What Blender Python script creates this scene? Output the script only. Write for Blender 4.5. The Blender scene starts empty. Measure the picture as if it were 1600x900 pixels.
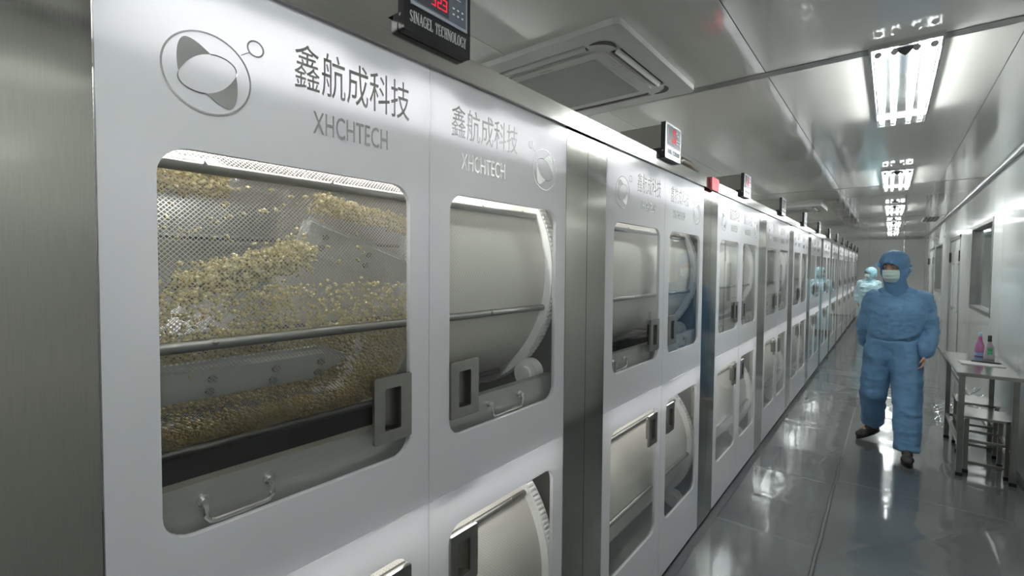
import bpy, bmesh, math, random
from mathutils import Vector, Matrix, noise
random.seed(7)
S = bpy.context.scene
COL = S.collection
PI = math.pi

# ------------------------------------------------------------------ camera, world, exposure
F_PX, CY, YAW, PITCH, ROLL = 736.36, -9.79, math.radians(38.758), math.radians(1.9834), math.radians(.4649)
def make_camera():
    fw = Vector((-math.sin(YAW)*math.cos(PITCH), math.cos(YAW)*math.cos(PITCH), -math.sin(PITCH)))
    r = Vector((math.cos(YAW), math.sin(YAW), 0)); u = r.cross(fw)
    r2 = math.cos(ROLL)*r + math.sin(ROLL)*u; u2 = -math.sin(ROLL)*r + math.cos(ROLL)*u
    M = Matrix((r2, u2, -fw)).transposed().to_4x4(); M.translation = Vector((0, 0, 1.66))
    cd = bpy.data.cameras.new('camera'); cam = bpy.data.objects.new('camera', cd); COL.objects.link(cam)
    cam.matrix_world = M
    cd.sensor_fit = 'HORIZONTAL'; cd.sensor_width = 36; cd.lens = F_PX/1600*36
    cd.shift_y = CY/1600; cd.clip_start = .02; cd.clip_end = 100
    S.camera = cam
make_camera()
W = bpy.data.worlds.new('world'); S.world = W; W.use_nodes = True
W.node_tree.nodes['Background'].inputs[0].default_value = (.5, .52, .55, 1)
W.node_tree.nodes['Background'].inputs[1].default_value = .0
S.view_settings.view_transform = 'Standard'; S.view_settings.look = 'None'
S.view_settings.gamma = 1; S.view_settings.use_curve_mapping = False
S.view_settings.exposure = 1.32
TUBE_POWER = 26.0      # ceiling tubes
CHAMBER_POWER = 9.0    # small tube lamps and added fill tubes inside the cabinets
try:
    S.cycles.max_bounces = 10; S.cycles.transparent_max_bounces = 24; S.cycles.sample_clamp_indirect = 6
    S.cycles.caustics_reflective = True; S.cycles.blur_glossy = .5
    S.cycles.use_denoising = True
except Exception: pass

# ------------------------------------------------------------------ materials
def newmat(name):
    m = bpy.data.materials.new(name); m.use_nodes = True
    nt = m.node_tree; return m, nt, nt.nodes['Principled BSDF'], nt.nodes['Material Output']
def pbr(name, col, rough=.5, metal=0, spec=.5, noise_s=None, noise_amt=.06, bump=0, bump_s=60, stretch=None, coat=0, trans=0, rough_var=0, ior=1.5):
    m, nt, b, o = newmat(name)
    b.inputs['Base Color'].default_value = (*col, 1); b.inputs['Roughness'].default_value = rough
    b.inputs['Metallic'].default_value = metal; b.inputs['Specular IOR Level'].default_value = spec
    b.inputs['Coat Weight'].default_value = coat; b.inputs['Coat Roughness'].default_value = .06
    b.inputs['Transmission Weight'].default_value = trans; b.inputs['IOR'].default_value = ior
    if noise_s or bump:
        tc = nt.nodes.new('ShaderNodeTexCoord'); mp = nt.nodes.new('ShaderNodeMapping')
        nt.links.new(tc.outputs['Object'], mp.inputs[0])
        if stretch: mp.inputs['Scale'].default_value = stretch
    if noise_s:
        n = nt.nodes.new('ShaderNodeTexNoise'); n.inputs['Scale'].default_value = noise_s; n.inputs['Detail'].default_value = 4
        nt.links.new(mp.outputs[0], n.inputs[0])
        r = nt.nodes.new('ShaderNodeValToRGB'); r.color_ramp.elements[0].position = .3; r.color_ramp.elements[1].position = .7
        r.color_ramp.elements[0].color = (*[max(0, c*(1-noise_amt)) for c in col], 1)
        r.color_ramp.elements[1].color = (*[min(1, c*(1+noise_amt)) for c in col], 1)
        nt.links.new(n.outputs[0], r.inputs[0]); nt.links.new(r.outputs[0], b.inputs['Base Color'])
        if rough_var:
            mr = nt.nodes.new('ShaderNodeMapRange'); mr.inputs[3].default_value = rough-rough_var; mr.inputs[4].default_value = rough+rough_var
            nt.links.new(n.outputs[0], mr.inputs[0]); nt.links.new(mr.outputs[0], b.inputs['Roughness'])
    if bump:
        n2 = nt.nodes.new('ShaderNodeTexNoise'); n2.inputs['Scale'].default_value = bump_s; n2.inputs['Detail'].default_value = 3
        nt.links.new(mp.outputs[0], n2.inputs[0])
        bp = nt.nodes.new('ShaderNodeBump'); bp.inputs['Strength'].default_value = bump; bp.inputs['Distance'].default_value = .02
        nt.links.new(n2.outputs[0], bp.inputs['Height']); nt.links.new(bp.outputs[0], b.inputs['Normal'])
    return m
def emit(name, col, strength):
    m, nt, b, o = newmat(name); nt.nodes.remove(b)
    e = nt.nodes.new('ShaderNodeEmission'); e.inputs[0].default_value = (*col, 1); e.inputs[1].default_value = strength
    nt.links.new(e.outputs[0], o.inputs[0]); return m
def glass(name, tint=(.93, .96, .95), refl=1.0, rough=.02, ior=1.45):
    m, nt, b, o = newmat(name); nt.nodes.remove(b)
    t = nt.nodes.new('ShaderNodeBsdfTransparent'); t.inputs[0].default_value = (*tint, 1)
    g = nt.nodes.new('ShaderNodeBsdfGlossy'); g.inputs['Roughness'].default_value = rough; g.inputs[0].default_value = (refl, refl, refl, 1)
    f0 = ((ior-1)/(ior+1))**2
    lw = nt.nodes.new('ShaderNodeLayerWeight'); lw.inputs['Blend'].default_value = .5
    pw = nt.nodes.new('ShaderNodeMath'); pw.operation = 'POWER'; pw.inputs[1].default_value = 5; nt.links.new(lw.outputs['Facing'], pw.inputs[0])
    ma = nt.nodes.new('ShaderNodeMath'); ma.operation = 'MULTIPLY_ADD'; ma.inputs[1].default_value = 1-f0; ma.inputs[2].default_value = f0; nt.links.new(pw.outputs[0], ma.inputs[0])
    mx = nt.nodes.new('ShaderNodeMixShader'); nt.links.new(ma.outputs[0], mx.inputs[0])
    nt.links.new(t.outputs[0], mx.inputs[1]); nt.links.new(g.outputs[0], mx.inputs[2]); nt.links.new(mx.outputs[0], o.inputs[0])
    return m, nt, mx, t, g
M = {}
M['steel'] = pbr('brushed_steel', (.40, .395, .362), .10, 1, noise_s=30, noise_amt=.05, stretch=(30, 30, .6), bump=.008, bump_s=40, rough_var=.03)
M['steel_rail'] = pbr('polished_rail_steel', (.56, .55, .52), .16, 1, noise_s=20, noise_amt=.05, stretch=(20, .6, 20), rough_var=.03)
M['steel_dark'] = pbr('handle_steel', (.36, .355, .33), .3, 1, noise_s=40, noise_amt=.05)
M['chrome'] = pbr('chrome', (.72, .72, .72), .1, 1)
M['mirror'] = pbr('mirror_lettering', (.86, .86, .85), .16, 1)
M['inner'] = pbr('chamber_steel', (.42, .41, .385), .4, .5, noise_s=6, noise_amt=.08)
M['tray'] = pbr('tray_steel', (.50, .495, .47), .38, .85, noise_s=18, noise_amt=.05, stretch=(10, 1, 20))
M['black'] = pbr('black_plastic', (.012, .012, .013), .35, noise_s=50)
M['kick'] = pbr('black_kick', (.015, .015, .016), .6, noise_s=20)
M['white_plastic'] = pbr('white_nylon', (.82, .82, .81), .4, noise_s=12, noise_amt=.03)
M['ac_white'] = pbr('aircon_plastic', (.70, .695, .67), .4, noise_s=5, noise_amt=.02)
M['ac_grille'] = pbr('aircon_grille', (.50, .50, .48), .5, noise_s=8, noise_amt=.03)
M['red_glow'] = emit('red_led', (1, .02, .05), .55)
M['screen'] = pbr('grey_screen', (.13, .15, .18), .25, noise_s=20)
M['screen_edge'] = pbr('screen_edge', (.30, .33, .37), .3, noise_s=20)
M['letter_grey'] = pbr('grey_print', (.5, .5, .49), .4)
M['alu'] = pbr('aluminium_trim', (.62, .62, .62), .2, 1, noise_s=12, noise_amt=.04)
M['alu_dull'] = pbr('aluminium_dull', (.36, .36, .345), .38, 1, noise_s=8, noise_amt=.08)
M['ceil'] = pbr('ceiling_paint', (.74, .73, .69), .07, noise_s=1.6, noise_amt=.03, bump=.03, bump_s=2.2, spec=.9, rough_var=.02, coat=.6)
M['wall'] = pbr('wall_paint', (.62, .625, .605), .12, noise_s=1.5, noise_amt=.025, bump=.012, bump_s=2.5, spec=.7, rough_var=.03)
M['wall_far'] = pbr('far_wall_lightened', (.80, .80, .77), .2, noise_s=1.5, noise_amt=.025, bump=.012, bump_s=2.5)  # same wall paint, lightened to stand in for light on the far wall
M['seam'] = pbr('panel_joint', (.33, .33, .32), .5, noise_s=20)
M['tube'] = emit('lamp_tube', (.96, 1.0, .99), TUBE_POWER)
M['chamber_tube'] = emit('chamber_lamp_or_fill', (1, 1, .98), CHAMBER_POWER)
M['drum_fill'] = emit('drum_fill_light', (1, 1, .97), CHAMBER_POWER*4.0)  # stronger fill, added to brighten the drum of the nearest cabinet
M['lamp_glass'], *_ = glass('lamp_cover', (.97, .98, .98))
M['reflector'] = pbr('lamp_reflector', (.8, .8, .8), .15, 1)
M['dark_wedge'] = pbr('dark_wedge', (.03, .03, .03), .4)
M['pane'], *_ = glass('window_pane', (.965, .97, .965), 1.0, .015, 1.42)
M['wall_pane'], *_ = glass('wall_window_pane', (.82, .86, .85), 1.0, .02, 1.7)

def door_mat():
    m, nt, b, o = newmat('white_door')
    b.inputs['Base Color'].default_value = (.70, .70, .72, 1); b.inputs['Roughness'].default_value = .14
    b.inputs['Specular IOR Level'].default_value = .6
    tc = nt.nodes.new('ShaderNodeTexCoord'); n = nt.nodes.new('ShaderNodeTexNoise'); n.inputs['Scale'].default_value = 2
    nt.links.new(tc.outputs['Object'], n.inputs[0])
    r = nt.nodes.new('ShaderNodeValToRGB'); r.color_ramp.elements[0].color = (.69, .69, .715, 1); r.color_ramp.elements[1].color = (.72, .72, .735, 1)
    nt.links.new(n.outputs[0], r.inputs[0]); nt.links.new(r.outputs[0], b.inputs['Base Color'])
    t = nt.nodes.new('ShaderNodeBsdfTranslucent'); t.inputs[0].default_value = (.9, .9, .92, 1)
    mx = nt.nodes.new('ShaderNodeMixShader'); mx.inputs[0].default_value = .32
    nt.links.new(b.outputs[0], mx.inputs[1]); nt.links.new(t.outputs[0], mx.inputs[2]); nt.links.new(mx.outputs[0], o.inputs[0])
    return m
M['door'] = door_mat()

def weave(name, period, thr, col, metal, rough, solid=0.0):
    # woven wire: diagonal threads with open holes between them
    m, nt, b, o = newmat(name)
    b.inputs['Base Color'].default_value = (*col, 1); b.inputs['Metallic'].default_value = metal; b.inputs['Roughness'].default_value = rough
    uv = nt.nodes.new('ShaderNodeUVMap'); sp = nt.nodes.new('ShaderNodeSeparateXYZ'); nt.links.new(uv.outputs[0], sp.inputs[0])
    def math_(op, a, c):
        n = nt.nodes.new('ShaderNodeMath'); n.operation = op
        for i, v in enumerate((a, c)):
            if v is None: continue
            if isinstance(v, (int, float)): n.inputs[i].default_value = v
            else: nt.links.new(v, n.inputs[i])
        return n.outputs[0]
    k = 2*PI/period
    d1 = math_('SINE', math_('MULTIPLY', math_('ADD', sp.outputs[0], sp.outputs[1]), k), None)
    d2 = math_('SINE', math_('MULTIPLY', math_('SUBTRACT', sp.outputs[0], sp.outputs[1]), k), None)
    mxv = math_('MAXIMUM', d1, d2)
    g = math_('GREATER_THAN', mxv, thr)
    g = math_('MAXIMUM', g, solid)
    t = nt.nodes.new('ShaderNodeBsdfTransparent')
    mx = nt.nodes.new('ShaderNodeMixShader'); nt.links.new(g, mx.inputs[0])
    nt.links.new(t.outputs[0], mx.inputs[1]); nt.links.new(b.outputs[0], mx.inputs[2]); nt.links.new(mx.outputs[0], o.inputs[0])
    return m
M['mesh_open'] = weave('woven_wire_open', .0085, .74, (.70, .69, .65), .8, .3)
M['mesh_dense'] = weave('woven_wire_lined', .0105, .35, (.62, .60, .55), .15, .5, .82)

# ------------------------------------------------------------------ mesh helpers
def bx(bm, x0, x1, y0, y1, z0, z1, mi=0):
    vs = [bm.verts.new((x, y, z)) for x in (x0, x1) for y in (y0, y1) for z in (z0, z1)]
    for q in ((0,1,3,2),(4,6,7,5),(0,4,5,1),(2,3,7,6),(0,2,6,4),(1,5,7,3)):
        f = bm.faces.new([vs[i] for i in q]); f.material_index = mi
def axis_mat(p0, p1):
    d = Vector(p1)-Vector(p0); q = Vector((0,0,1)).rotation_difference(d.normalized())
    return Matrix.Translation((Vector(p0)+Vector(p1))/2) @ q.to_matrix().to_4x4(), d.length
def cyl(bm, p0, p1, r0, r1=None, n=16, caps=True):
    m, L = axis_mat(p0, p1)
    bmesh.ops.create_cone(bm, cap_ends=caps, segments=n, radius1=r0, radius2=r0 if r1 is None else r1, depth=L, matrix=m)
def bar(bm, p0, p1, w, d=None):
    m, L = axis_mat(p0, p1); d = d or w
    bmesh.ops.create_cube(bm, size=1, matrix=m @ Matrix.Diagonal((w, d, L, 1)))
def ball(bm, c, r, sub=2, sc=(1,1,1)):
    bmesh.ops.create_icosphere(bm, subdivisions=sub, radius=r, matrix=Matrix.Translation(c) @ Matrix.Diagonal((*sc, 1)))
def tube(bm, pts, r, n=10, closed=False):
    pts = [Vector(p) for p in pts]; rings = []
    N = len(pts); up = Vector((.13, .21, .97)).normalized()
    for i, p in enumerate(pts):
        a = pts[i-1] if (i > 0 or closed) else p; b = pts[(i+1) % N] if (i < N-1 or closed) else p
        t = (b-a).normalized()
        s = t.cross(up)
        if s.length < .05: s = t.cross(Vector((1, 0, 0)))
        s.normalize(); w = s.cross(t)
        rr = r(i/(N-1)) if callable(r) else r
        rings.append([bm.verts.new(p + rr*(math.cos(2*PI*k/n)*s + math.sin(2*PI*k/n)*w)) for k in range(n)])
    for i in range(N if closed else N-1):
        A, B = rings[i], rings[(i+1) % N]
        for k in range(n): bm.faces.new((A[k], A[(k+1) % n], B[(k+1) % n], B[k]))
    if not closed:
        bm.faces.new(rings[0][::-1]); bm.faces.new(rings[-1])
def lathe(bm, prof, c=(0,0,0), n=24):
    rings = []
    for (r, z) in prof:
        rings.append([bm.verts.new((c[0]+r*math.cos(2*PI*k/n), c[1]+r*math.sin(2*PI*k/n), c[2]+z)) for k in range(n)])
    for A, B in zip(rings, rings[1:]):
        for k in range(n): bm.faces.new((A[k], A[(k+1) % n], B[(k+1) % n], B[k]))
    bm.faces.new(rings[0][::-1]); bm.faces.new(rings[-1])
def rrect(y0, y1, z0, z1, r, n=6):
    P = []
    for (cy, cz, a0) in ((y1-r, z1-r, 0), (y0+r, z1-r, 90), (y0+r, z0+r, 180), (y1-r, z0+r, 270)):
        for k in range(n+1):
            a = math.radians(a0+90*k/n); P.append((cy+r*math.cos(a), cz+r*math.sin(a)))
    return P
def plate(bm, loops, x0, x1):
    # flat plate in the yz plane between x0 and x1; loops[0] is the outline, the rest are holes
    b2 = bmesh.new(); es = []
    for L in loops:
        vs = [b2.verts.new((x1, y, z)) for (y, z) in L]
        es += [b2.edges.new((vs[i], vs[(i+1) % len(vs)])) for i in range(len(vs))]
    bmesh.ops.triangle_fill(b2, use_beauty=True, use_dissolve=False, edges=es)
    for f in b2.faces:
        if f.normal.x < 0: f.normal_flip()
    r = bmesh.ops.extrude_face_region(b2, geom=list(b2.faces))
    for v in r['geom']:
        if isinstance(v, bmesh.types.BMVert): v.co.x = x0
    bmesh.ops.recalc_face_normals(b2, faces=list(b2.faces))
    me = bpy.data.meshes.new('tmp'); b2.to_mesh(me); b2.free(); bm.from_mesh(me); bpy.data.meshes.remove(me)
def mesh(name, bm, mat, smooth=False, recalc=True, bevel=0):
    if bevel:
        es = [e for e in bm.edges if len(e.link_faces) == 2 and e.calc_face_angle(0) > .6]
        bmesh.ops.bevel(bm, geom=es, offset=bevel, segments=2, affect='EDGES', profile=.5, clamp_overlap=True)
    if recalc: bmesh.ops.recalc_face_normals(bm, faces=list(bm.faces))
    me = bpy.data.meshes.new(name); bm.to_mesh(me); bm.free()
    for m in (mat if isinstance(mat, (list, tuple)) else [mat]): me.materials.append(m)
    if smooth:
        for p in me.polygons: p.use_smooth = True
        if smooth != 'all': 
            try: me.set_sharp_from_angle(angle=math.radians(40))
            except Exception: pass
    return me
def put(name, me, parent=None, loc=(0,0,0), rot=(0,0,0)):
    o = bpy.data.objects.new(name, me); COL.objects.link(o); o.location = loc; o.rotation_euler = rot
    if parent: o.parent = parent
    return o
def tag(o, label=None, cat=None, group=None, kind=None):
    if label: o['label'] = label
    if cat: o['category'] = cat
    if group: o['group'] = group
    if kind: o['kind'] = kind
    return o
def empty(name, loc, label, cat, group=None, rz=0):
    o = bpy.data.objects.new(name, None); COL.objects.link(o); o.location = loc; o.rotation_euler = (0,0,rz); o.empty_display_size = .1
    return tag(o, label, cat, group)
def struct(name, me, parent=None, loc=(0,0,0)):
    o = put(name, me, parent, loc)
    if not parent: o['kind'] = 'structure'
    return o
def BM(): return bmesh.new()

# ------------------------------------------------------------------ room shell
CH = 2.665; WR = .84; YE = 20.15; YB = -3.0; XL = -3.7
def room():
    b = BM(); bx(b, XL, WR+.2, YB, YE+.2, -.1, 0)
    fm = pbr('floor_epoxy', (.145, .152, .155), .2, noise_s=1.2, noise_amt=.18, bump=.02, bump_s=5, rough_var=.07)
    struct('floor', mesh('floor', b, fm))
    b = BM(); bx(b, XL-.1, WR+.3, YB-.1, YE+.3, CH+.006, CH+.1); ce = struct('ceiling', mesh('ceiling', b, M['seam']))
    xe = [XL, -2.4, -1.462, -.53, .41, WR+.02]; ye = [YB, -1.76, 2.77, 7.3, 11.83, 16.36, YE]
    for i in range(5):
        for j in range(6):
            g = .002
            b = BM(); bx(b, xe[i]+g, xe[i+1]-g, ye[j]+g, ye[j+1]-g, CH, CH+.005)
            put('ceiling_panel', mesh('ceiling_panel', b, M['ceil']), ce)
    k = 1
    for j in range(1, 6):
        wd = .034 if j in (1, 2) else .012
        b = BM(); bx(b, XL, WR, ye[j]-wd, ye[j]+wd, CH-.004, CH-.0005)
        struct('trim_%d' % k, mesh('joint_strip', b, M['alu_dull'])); k += 1
    # right wall: panels around openings
    b = BM(); bx(b, WR+.10, WR+.2, YB, YE+.2, 0, CH); wr = struct('wall_right', mesh('wall_right', b, M['seam']))
    openings = [(7.1, 8.8, 1.14, 2.22, 'w'), (10.05, 11.7, 0, 2.2, 'd'), (13.35, 15.25, 1.14, 2.22, 'w'), (15.95, 17.9, 0, 2.2, 'd')]
    seams = [YB, -2.0, -1.05, -.1, .85, 1.8, 2.75, 3.7, 4.65, 5.6, 6.55, 7.1, 8.8, 9.35, 10.05, 11.7, 12.5, 13.35, 15.25, 15.95, 17.9, 19.0, YE]
    for a, c in zip(seams, seams[1:]):
        g = .0015
        op = [o for o in openings if o[0] <= a+.01 and o[1] >= c-.01]
        spans = [(0, CH)]
        if op: spans = [(op[0][3], CH)] + ([(0, op[0][2])] if op[0][2] > 0 else [])
        for (z0, z1) in spans:
            b = BM(); bx(b, WR, WR+.095, a+g, c-g, z0, z1); put('wall_panel', mesh('wall_panel', b, M['wall']), wr)
    wi = di = 1
    for (y0, y1, z0, z1, t) in openings:
        if t == 'w':
            w = bpy.data.objects.new('window_%d' % wi, None); COL.objects.link(w); w.location = (WR, (y0+y1)/2, z0); w['kind'] = 'structure'; wi += 1
            c = (y1-y0)/2; h = z1-z0
            b = BM(); t_ = .045
            plate(b, [[(-c, 0), (c, 0), (c, h), (-c, h)], [(-c+t_, t_), (c-t_, t_), (c-t_, h-t_), (-c+t_, h-t_)]], -.006, .09)
            put('window_frame', mesh('window_frame', b, M['alu_dull']), w)
            b = BM(); bx(b, .05, .056, -c+t_, c-t_, t_, h-t_); put('window_pane', mesh('window_pane', b, M['wall_pane']), w)
            b = BM(); bx(b, .085, .092, -c+t_, c-t_, t_, h-t_); put('window_backing', mesh('window_backing', b, pbr('room_beyond', (.40, .42, .41), .6, noise_s=1.2, noise_amt=.2)), w)
        else:
            d = bpy.data.objects.new('door_%d' % di, None); COL.objects.link(d); d.location = (WR, (y0+y1)/2, 0); d['kind'] = 'structure'; di += 1
            c = (y1-y0)/2
            b = BM(); bx(b, -.01, .09, -c, -c+.05, 0, z1); bx(b, -.01, .09, c-.05, c, 0, z1); bx(b, -.01, .09, -c, c, z1-.05, z1)
            put('door_frame', mesh('door_frame', b, M['alu']), d)
            for s in (-1, 1):
                a0, a1 = (-c+.052, -.002) if s < 0 else (.002, c-.052)
                m0 = (a0+a1)/2
                b = BM(); plate(b, [[(a0, .01), (a1, .01), (a1, z1-.053), (a0, z1-.053)], [(m0-.16, .95), (m0+.16, .95), (m0+.16, 1.75), (m0-.16, 1.75)]], .01, .05)
                lf = put('door_leaf', mesh('door_leaf', b, M['wall']), d)
                b = BM(); bx(b, .026, .032, m0-.16, m0+.16, .95, 1.75); put('door_pane', mesh('door_pane', b, pbr('dark_door_pane', (.16, .165, .17), .08, spec=.7)), lf)
                b = BM(); bx(b, -.03, .01, a1-.12 if s < 0 else a0+.05, a1-.09 if s < 0 else a0+.08, 1.0, 1.02); cyl(b, (-.03, (a1-.1) if s < 0 else a0+.06, 1.01), (-.03, (a1-.25) if s < 0 else a0+.2, 1.01), .009)
                put('door_handle', mesh('door_handle', b, M['chrome']), lf)
                b = BM(); bx(b, -.02, .012, (a0-.01) if s < 0 else (a1-.03), (a0+.03) if s < 0 else a1+.01, 1.78, 1.95); put('hinge', mesh('hinge', b, M['black']), lf)
            b = BM(); bx(b, .055, .09, -c+.05, c-.05, .0, z1-.05); put('door_backing', mesh('door_backing', b, M['seam']), d)
    # end wall, back wall, left wall
    b = BM(); bx(b, XL-.1, WR+.2, YE+.01, YE+.1, 0, CH); we = struct('wall_far', mesh('wall_far', b, M['seam']))
    xs = [XL, -2.36, -1.42, -.58, .32, WR+.02]
    for a, c in zip(xs, xs[1:]):
        b = BM(); bx(b, a+.002, c-.002, YE, YE+.01, 0, CH); put('wall_panel', mesh('wall_panel', b, M['wall_far']), we)
    b = BM(); bx(b, .305, .335, YE-.02, YE, 0, CH-.05); struct('trim_7', mesh('corner_post', b, M['alu']))
    b = BM(); bx(b, XL-.1, WR+.2, YB-.1, YB, 0, CH); struct('wall_near', mesh('wall_near', b, M['wall']))
    b = BM(); bx(b, XL-.1, XL, YB, YE, 0, CH); struct('wall_left', mesh('wall_left', b, M['wall']))
    # quarter-round aluminium cornice on the right wall and a flat one on the far wall
    b = BM(); R = .05; P = [(WR, CH), (WR-R, CH)] + [(WR-R*math.cos(a)*1.0, CH-R*math.sin(a)) for a in [PI/2*k/6 for k in range(1, 6)]] + [(WR, CH-R)]
    A = [b.verts.new((x, YB, z)) for x, z in P]; B = [b.verts.new((x, YE, z)) for x, z in P]
    n = len(P)
    for i in range(n): b.faces.new((A[i], A[(i+1) % n], B[(i+1) % n], B[i]))
    b.faces.new(A); b.faces.new(B[::-1])
    struct('trim_8', mesh('cornice', b, M['alu'], smooth=True))
    b = BM(); bx(b, XL, WR-.05, YE-.035, YE, CH-.045, CH); struct('trim_9', mesh('far_cornice', b, M['alu_dull']))
    b = BM(); bx(b, WR-.02, WR, YB, YE, 0, .04); bx(b, WR-.02, WR-.02+.001, YB, YE, .04, .041); struct('baseboard_right', mesh('cove', b, M['alu_dull']))
    b = BM(); bx(b, -.86, WR-.02, YE-.02, YE, 0, .04); struct('baseboard_far', mesh('cove', b, M['alu_dull']))
room()

# ------------------------------------------------------------------ ceiling lamps
def lamp_meshes():
    L = 1.30; w = .13; out = {}
    b = BM()
    bx(b, -w, w, 0, L, -.006, 0)
    out['housing'] = mesh('lamp_housing', b, M['reflector'])
    b = BM(); t = .009
    bx(b, -w, -w+t, 0, L, -.026, -.006); bx(b, w-t, w, 0, L, -.026, -.006); bx(b, -w+t, w-t, 0, t, -.026, -.006); bx(b, -w+t, w-t, L-t, L, -.026, -.006)
    out['frame'] = mesh('lamp_frame', b, M['alu'])
    b = BM(); cyl(b, (0, .04, 0), (0, L-.04, 0), .0125, n=12); out['tube'] = mesh('lamp_tube', b, M['tube'], smooth=True)
    b = BM(); cyl(b, (0, .04, 0), (0, L-.04, 0), .0125, n=12); out['tube_off'] = mesh('lamp_tube_off', b, M['white_plastic'], smooth=True)
    b = BM(); cyl(b, (0, -.010, 0), (0, .035, 0), .0135, n=12); out['cap'] = mesh('tube_cap', b, M['alu'], smooth=True)
    b = BM()
    v = [b.verts.new(p) for p in ((-.050, .018, -.0265), (.050, .018, -.0265), (0, .018, -.069), (-.02, .07, -.0265), (.02, .07, -.0265), (0, .07, -.034))]
    for q in ((0,1,2), (3,5,4), (0,3,4,1), (0,2,5,3), (1,4,5,2)): b.faces.new([v[i] for i in q])
    out['wedge'] = mesh('ballast_wedge', b, M['dark_wedge'])
    b = BM(); a_ = w-.012; bx(b, -a_, a_, .012, L-.012, -.072, -.070); bx(b, -a_, -a_+.002, .012, L-.012, -.070, -.026); bx(b, a_-.002, a_, .012, L-.012, -.070, -.026); bx(b, -a_+.002, a_-.002, .012, .014, -.070, -.026); bx(b, -a_+.002, a_-.002, L-.014, L-.012, -.070, -.026); out['cover'] = mesh('lamp_cover', b, M['lamp_glass'])
    return out
LM = lamp_meshes()
ORD = ['first', 'second', 'third', 'fourth', 'fifth', 'sixth', 'seventh', 'eighth', 'ninth', 'tenth', 'eleventh', 'twelfth', 'thirteenth']
for i in range(-1, 6):
    y = 2.70 + 3.4*i
    if y+1.3 > YE: continue
    lab = 'ceiling lamp overhead beside the camera with only two of its tubes lit' if i < 0 else '%s four-tube ceiling lamp along the corridor counting from the camera%s' % (ORD[i], ', the largest in view' if i == 0 else '')
    e = empty('ceiling_lamp', (.024, y, CH), lab, 'lamp', 'four-tube ceiling lamps in a row along the corridor')
    put('housing', LM['housing'], e); put('lamp_frame', LM['frame'], e); put('lamp_cover', LM['cover'], e); put('end_wedge', LM['wedge'], e)
    for x in (-.095, -.038, .038, .095):
        t = put('tube', LM['tube'] if i >= 0 or abs(x) < .05 else LM['tube_off'], e, (x, .016, -.046)); put('tube_cap', LM['cap'], t, (0, .005, 0)); put('tube_cap', LM['cap'], t, (0, 1.26, 0))

# ------------------------------------------------------------------ drying cabinets
FX = -.88; Y0 = .154; PITCHM = 1.53; HW = .6185; HP = .765
ZT, ZG, ZB = 2.134, 1.066, .06
WIN_U = (1.212, 1.842); WIN_L = (.34, .972)
DR = .412; DCX = -.47; DZU = 1.63; DZL = .575
def text_mesh(name, body, y0, y1, z0, z1, x0, x1, mat):
    cu = bpy.data.curves.new('t', 'FONT'); cu.body = body; cu.extrude = .5; cu.resolution_u = 3
    o = bpy.data.objects.new('t', cu); COL.objects.link(o)
    dg = bpy.context.evaluated_depsgraph_get(); dg.update()
    me = bpy.data.meshes.new_from_object(o.evaluated_get(dg))
    bpy.data.objects.remove(o); bpy.data.curves.remove(cu)
    xs = [v.co.x for v in me.vertices]; ys = [v.co.y for v in me.vertices]; zs = [v.co.z for v in me.vertices]
    a, c = min(xs), max(xs); d, e = min(ys), max(ys); f, g = min(zs), max(zs)
    for v in me.vertices:
        v.co = ((x0+(x1-x0)*(v.co.z-f)/(g-f)), y0+(y1-y0)*(v.co.x-a)/(c-a), z0+(z1-z0)*(v.co.y-d)/(e-d))
    me.name = name; me.materials.clear(); me.materials.append(mat)
    for p in me.polygons: p.use_smooth = False
    return me
def ring_loop(bm, cy, cz, ro, wfun, x0, x1, n=72, a0=0, a1=2*PI):
    # ring of varying width in the yz plane
    full = abs(a1-a0-2*PI) < 1e-6; N = n if full else n+1
    V = []
    for k in range(N):
        a = a0+(a1-a0)*k/n; w = wfun(a)
        V.append([bm.verts.new((x, cy+r*math.cos(a), cz+r*math.sin(a))) for (r, x) in ((ro, x0), (ro, x1), (ro-w, x1), (ro-w, x0))])
    for k in range(N if full else N-1):
        A, B = V[k], V[(k+1) % N]
        for j in range(4): bm.faces.new((A[j], A[(j+1) % 4], B[(j+1) % 4], B[j]))
    if not full: bm.faces.new(V[0]); bm.faces.new(V[-1][::-1])
def blade(bm, pts, x0, x1):
    A = [bm.verts.new((x0, y, z)) for y, z in pts]; B = [bm.verts.new((x1, y, z)) for y, z in pts]; n = len(pts)
    bm.faces.new(A[::-1]); bm.faces.new(B)
    for i in range(n): bm.faces.new((A[i], A[(i+1) % n], B[(i+1) % n], B[i]))
def bez(p0, p1, p2, p3, n=12):
    return [tuple((1-t)**3*a+3*(1-t)**2*t*b_+3*(1-t)*t*t*c+t**3*d for a, b_, c, d in zip(p0, p1, p2, p3)) for t in [k/n for k in range(n+1)]]
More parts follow.
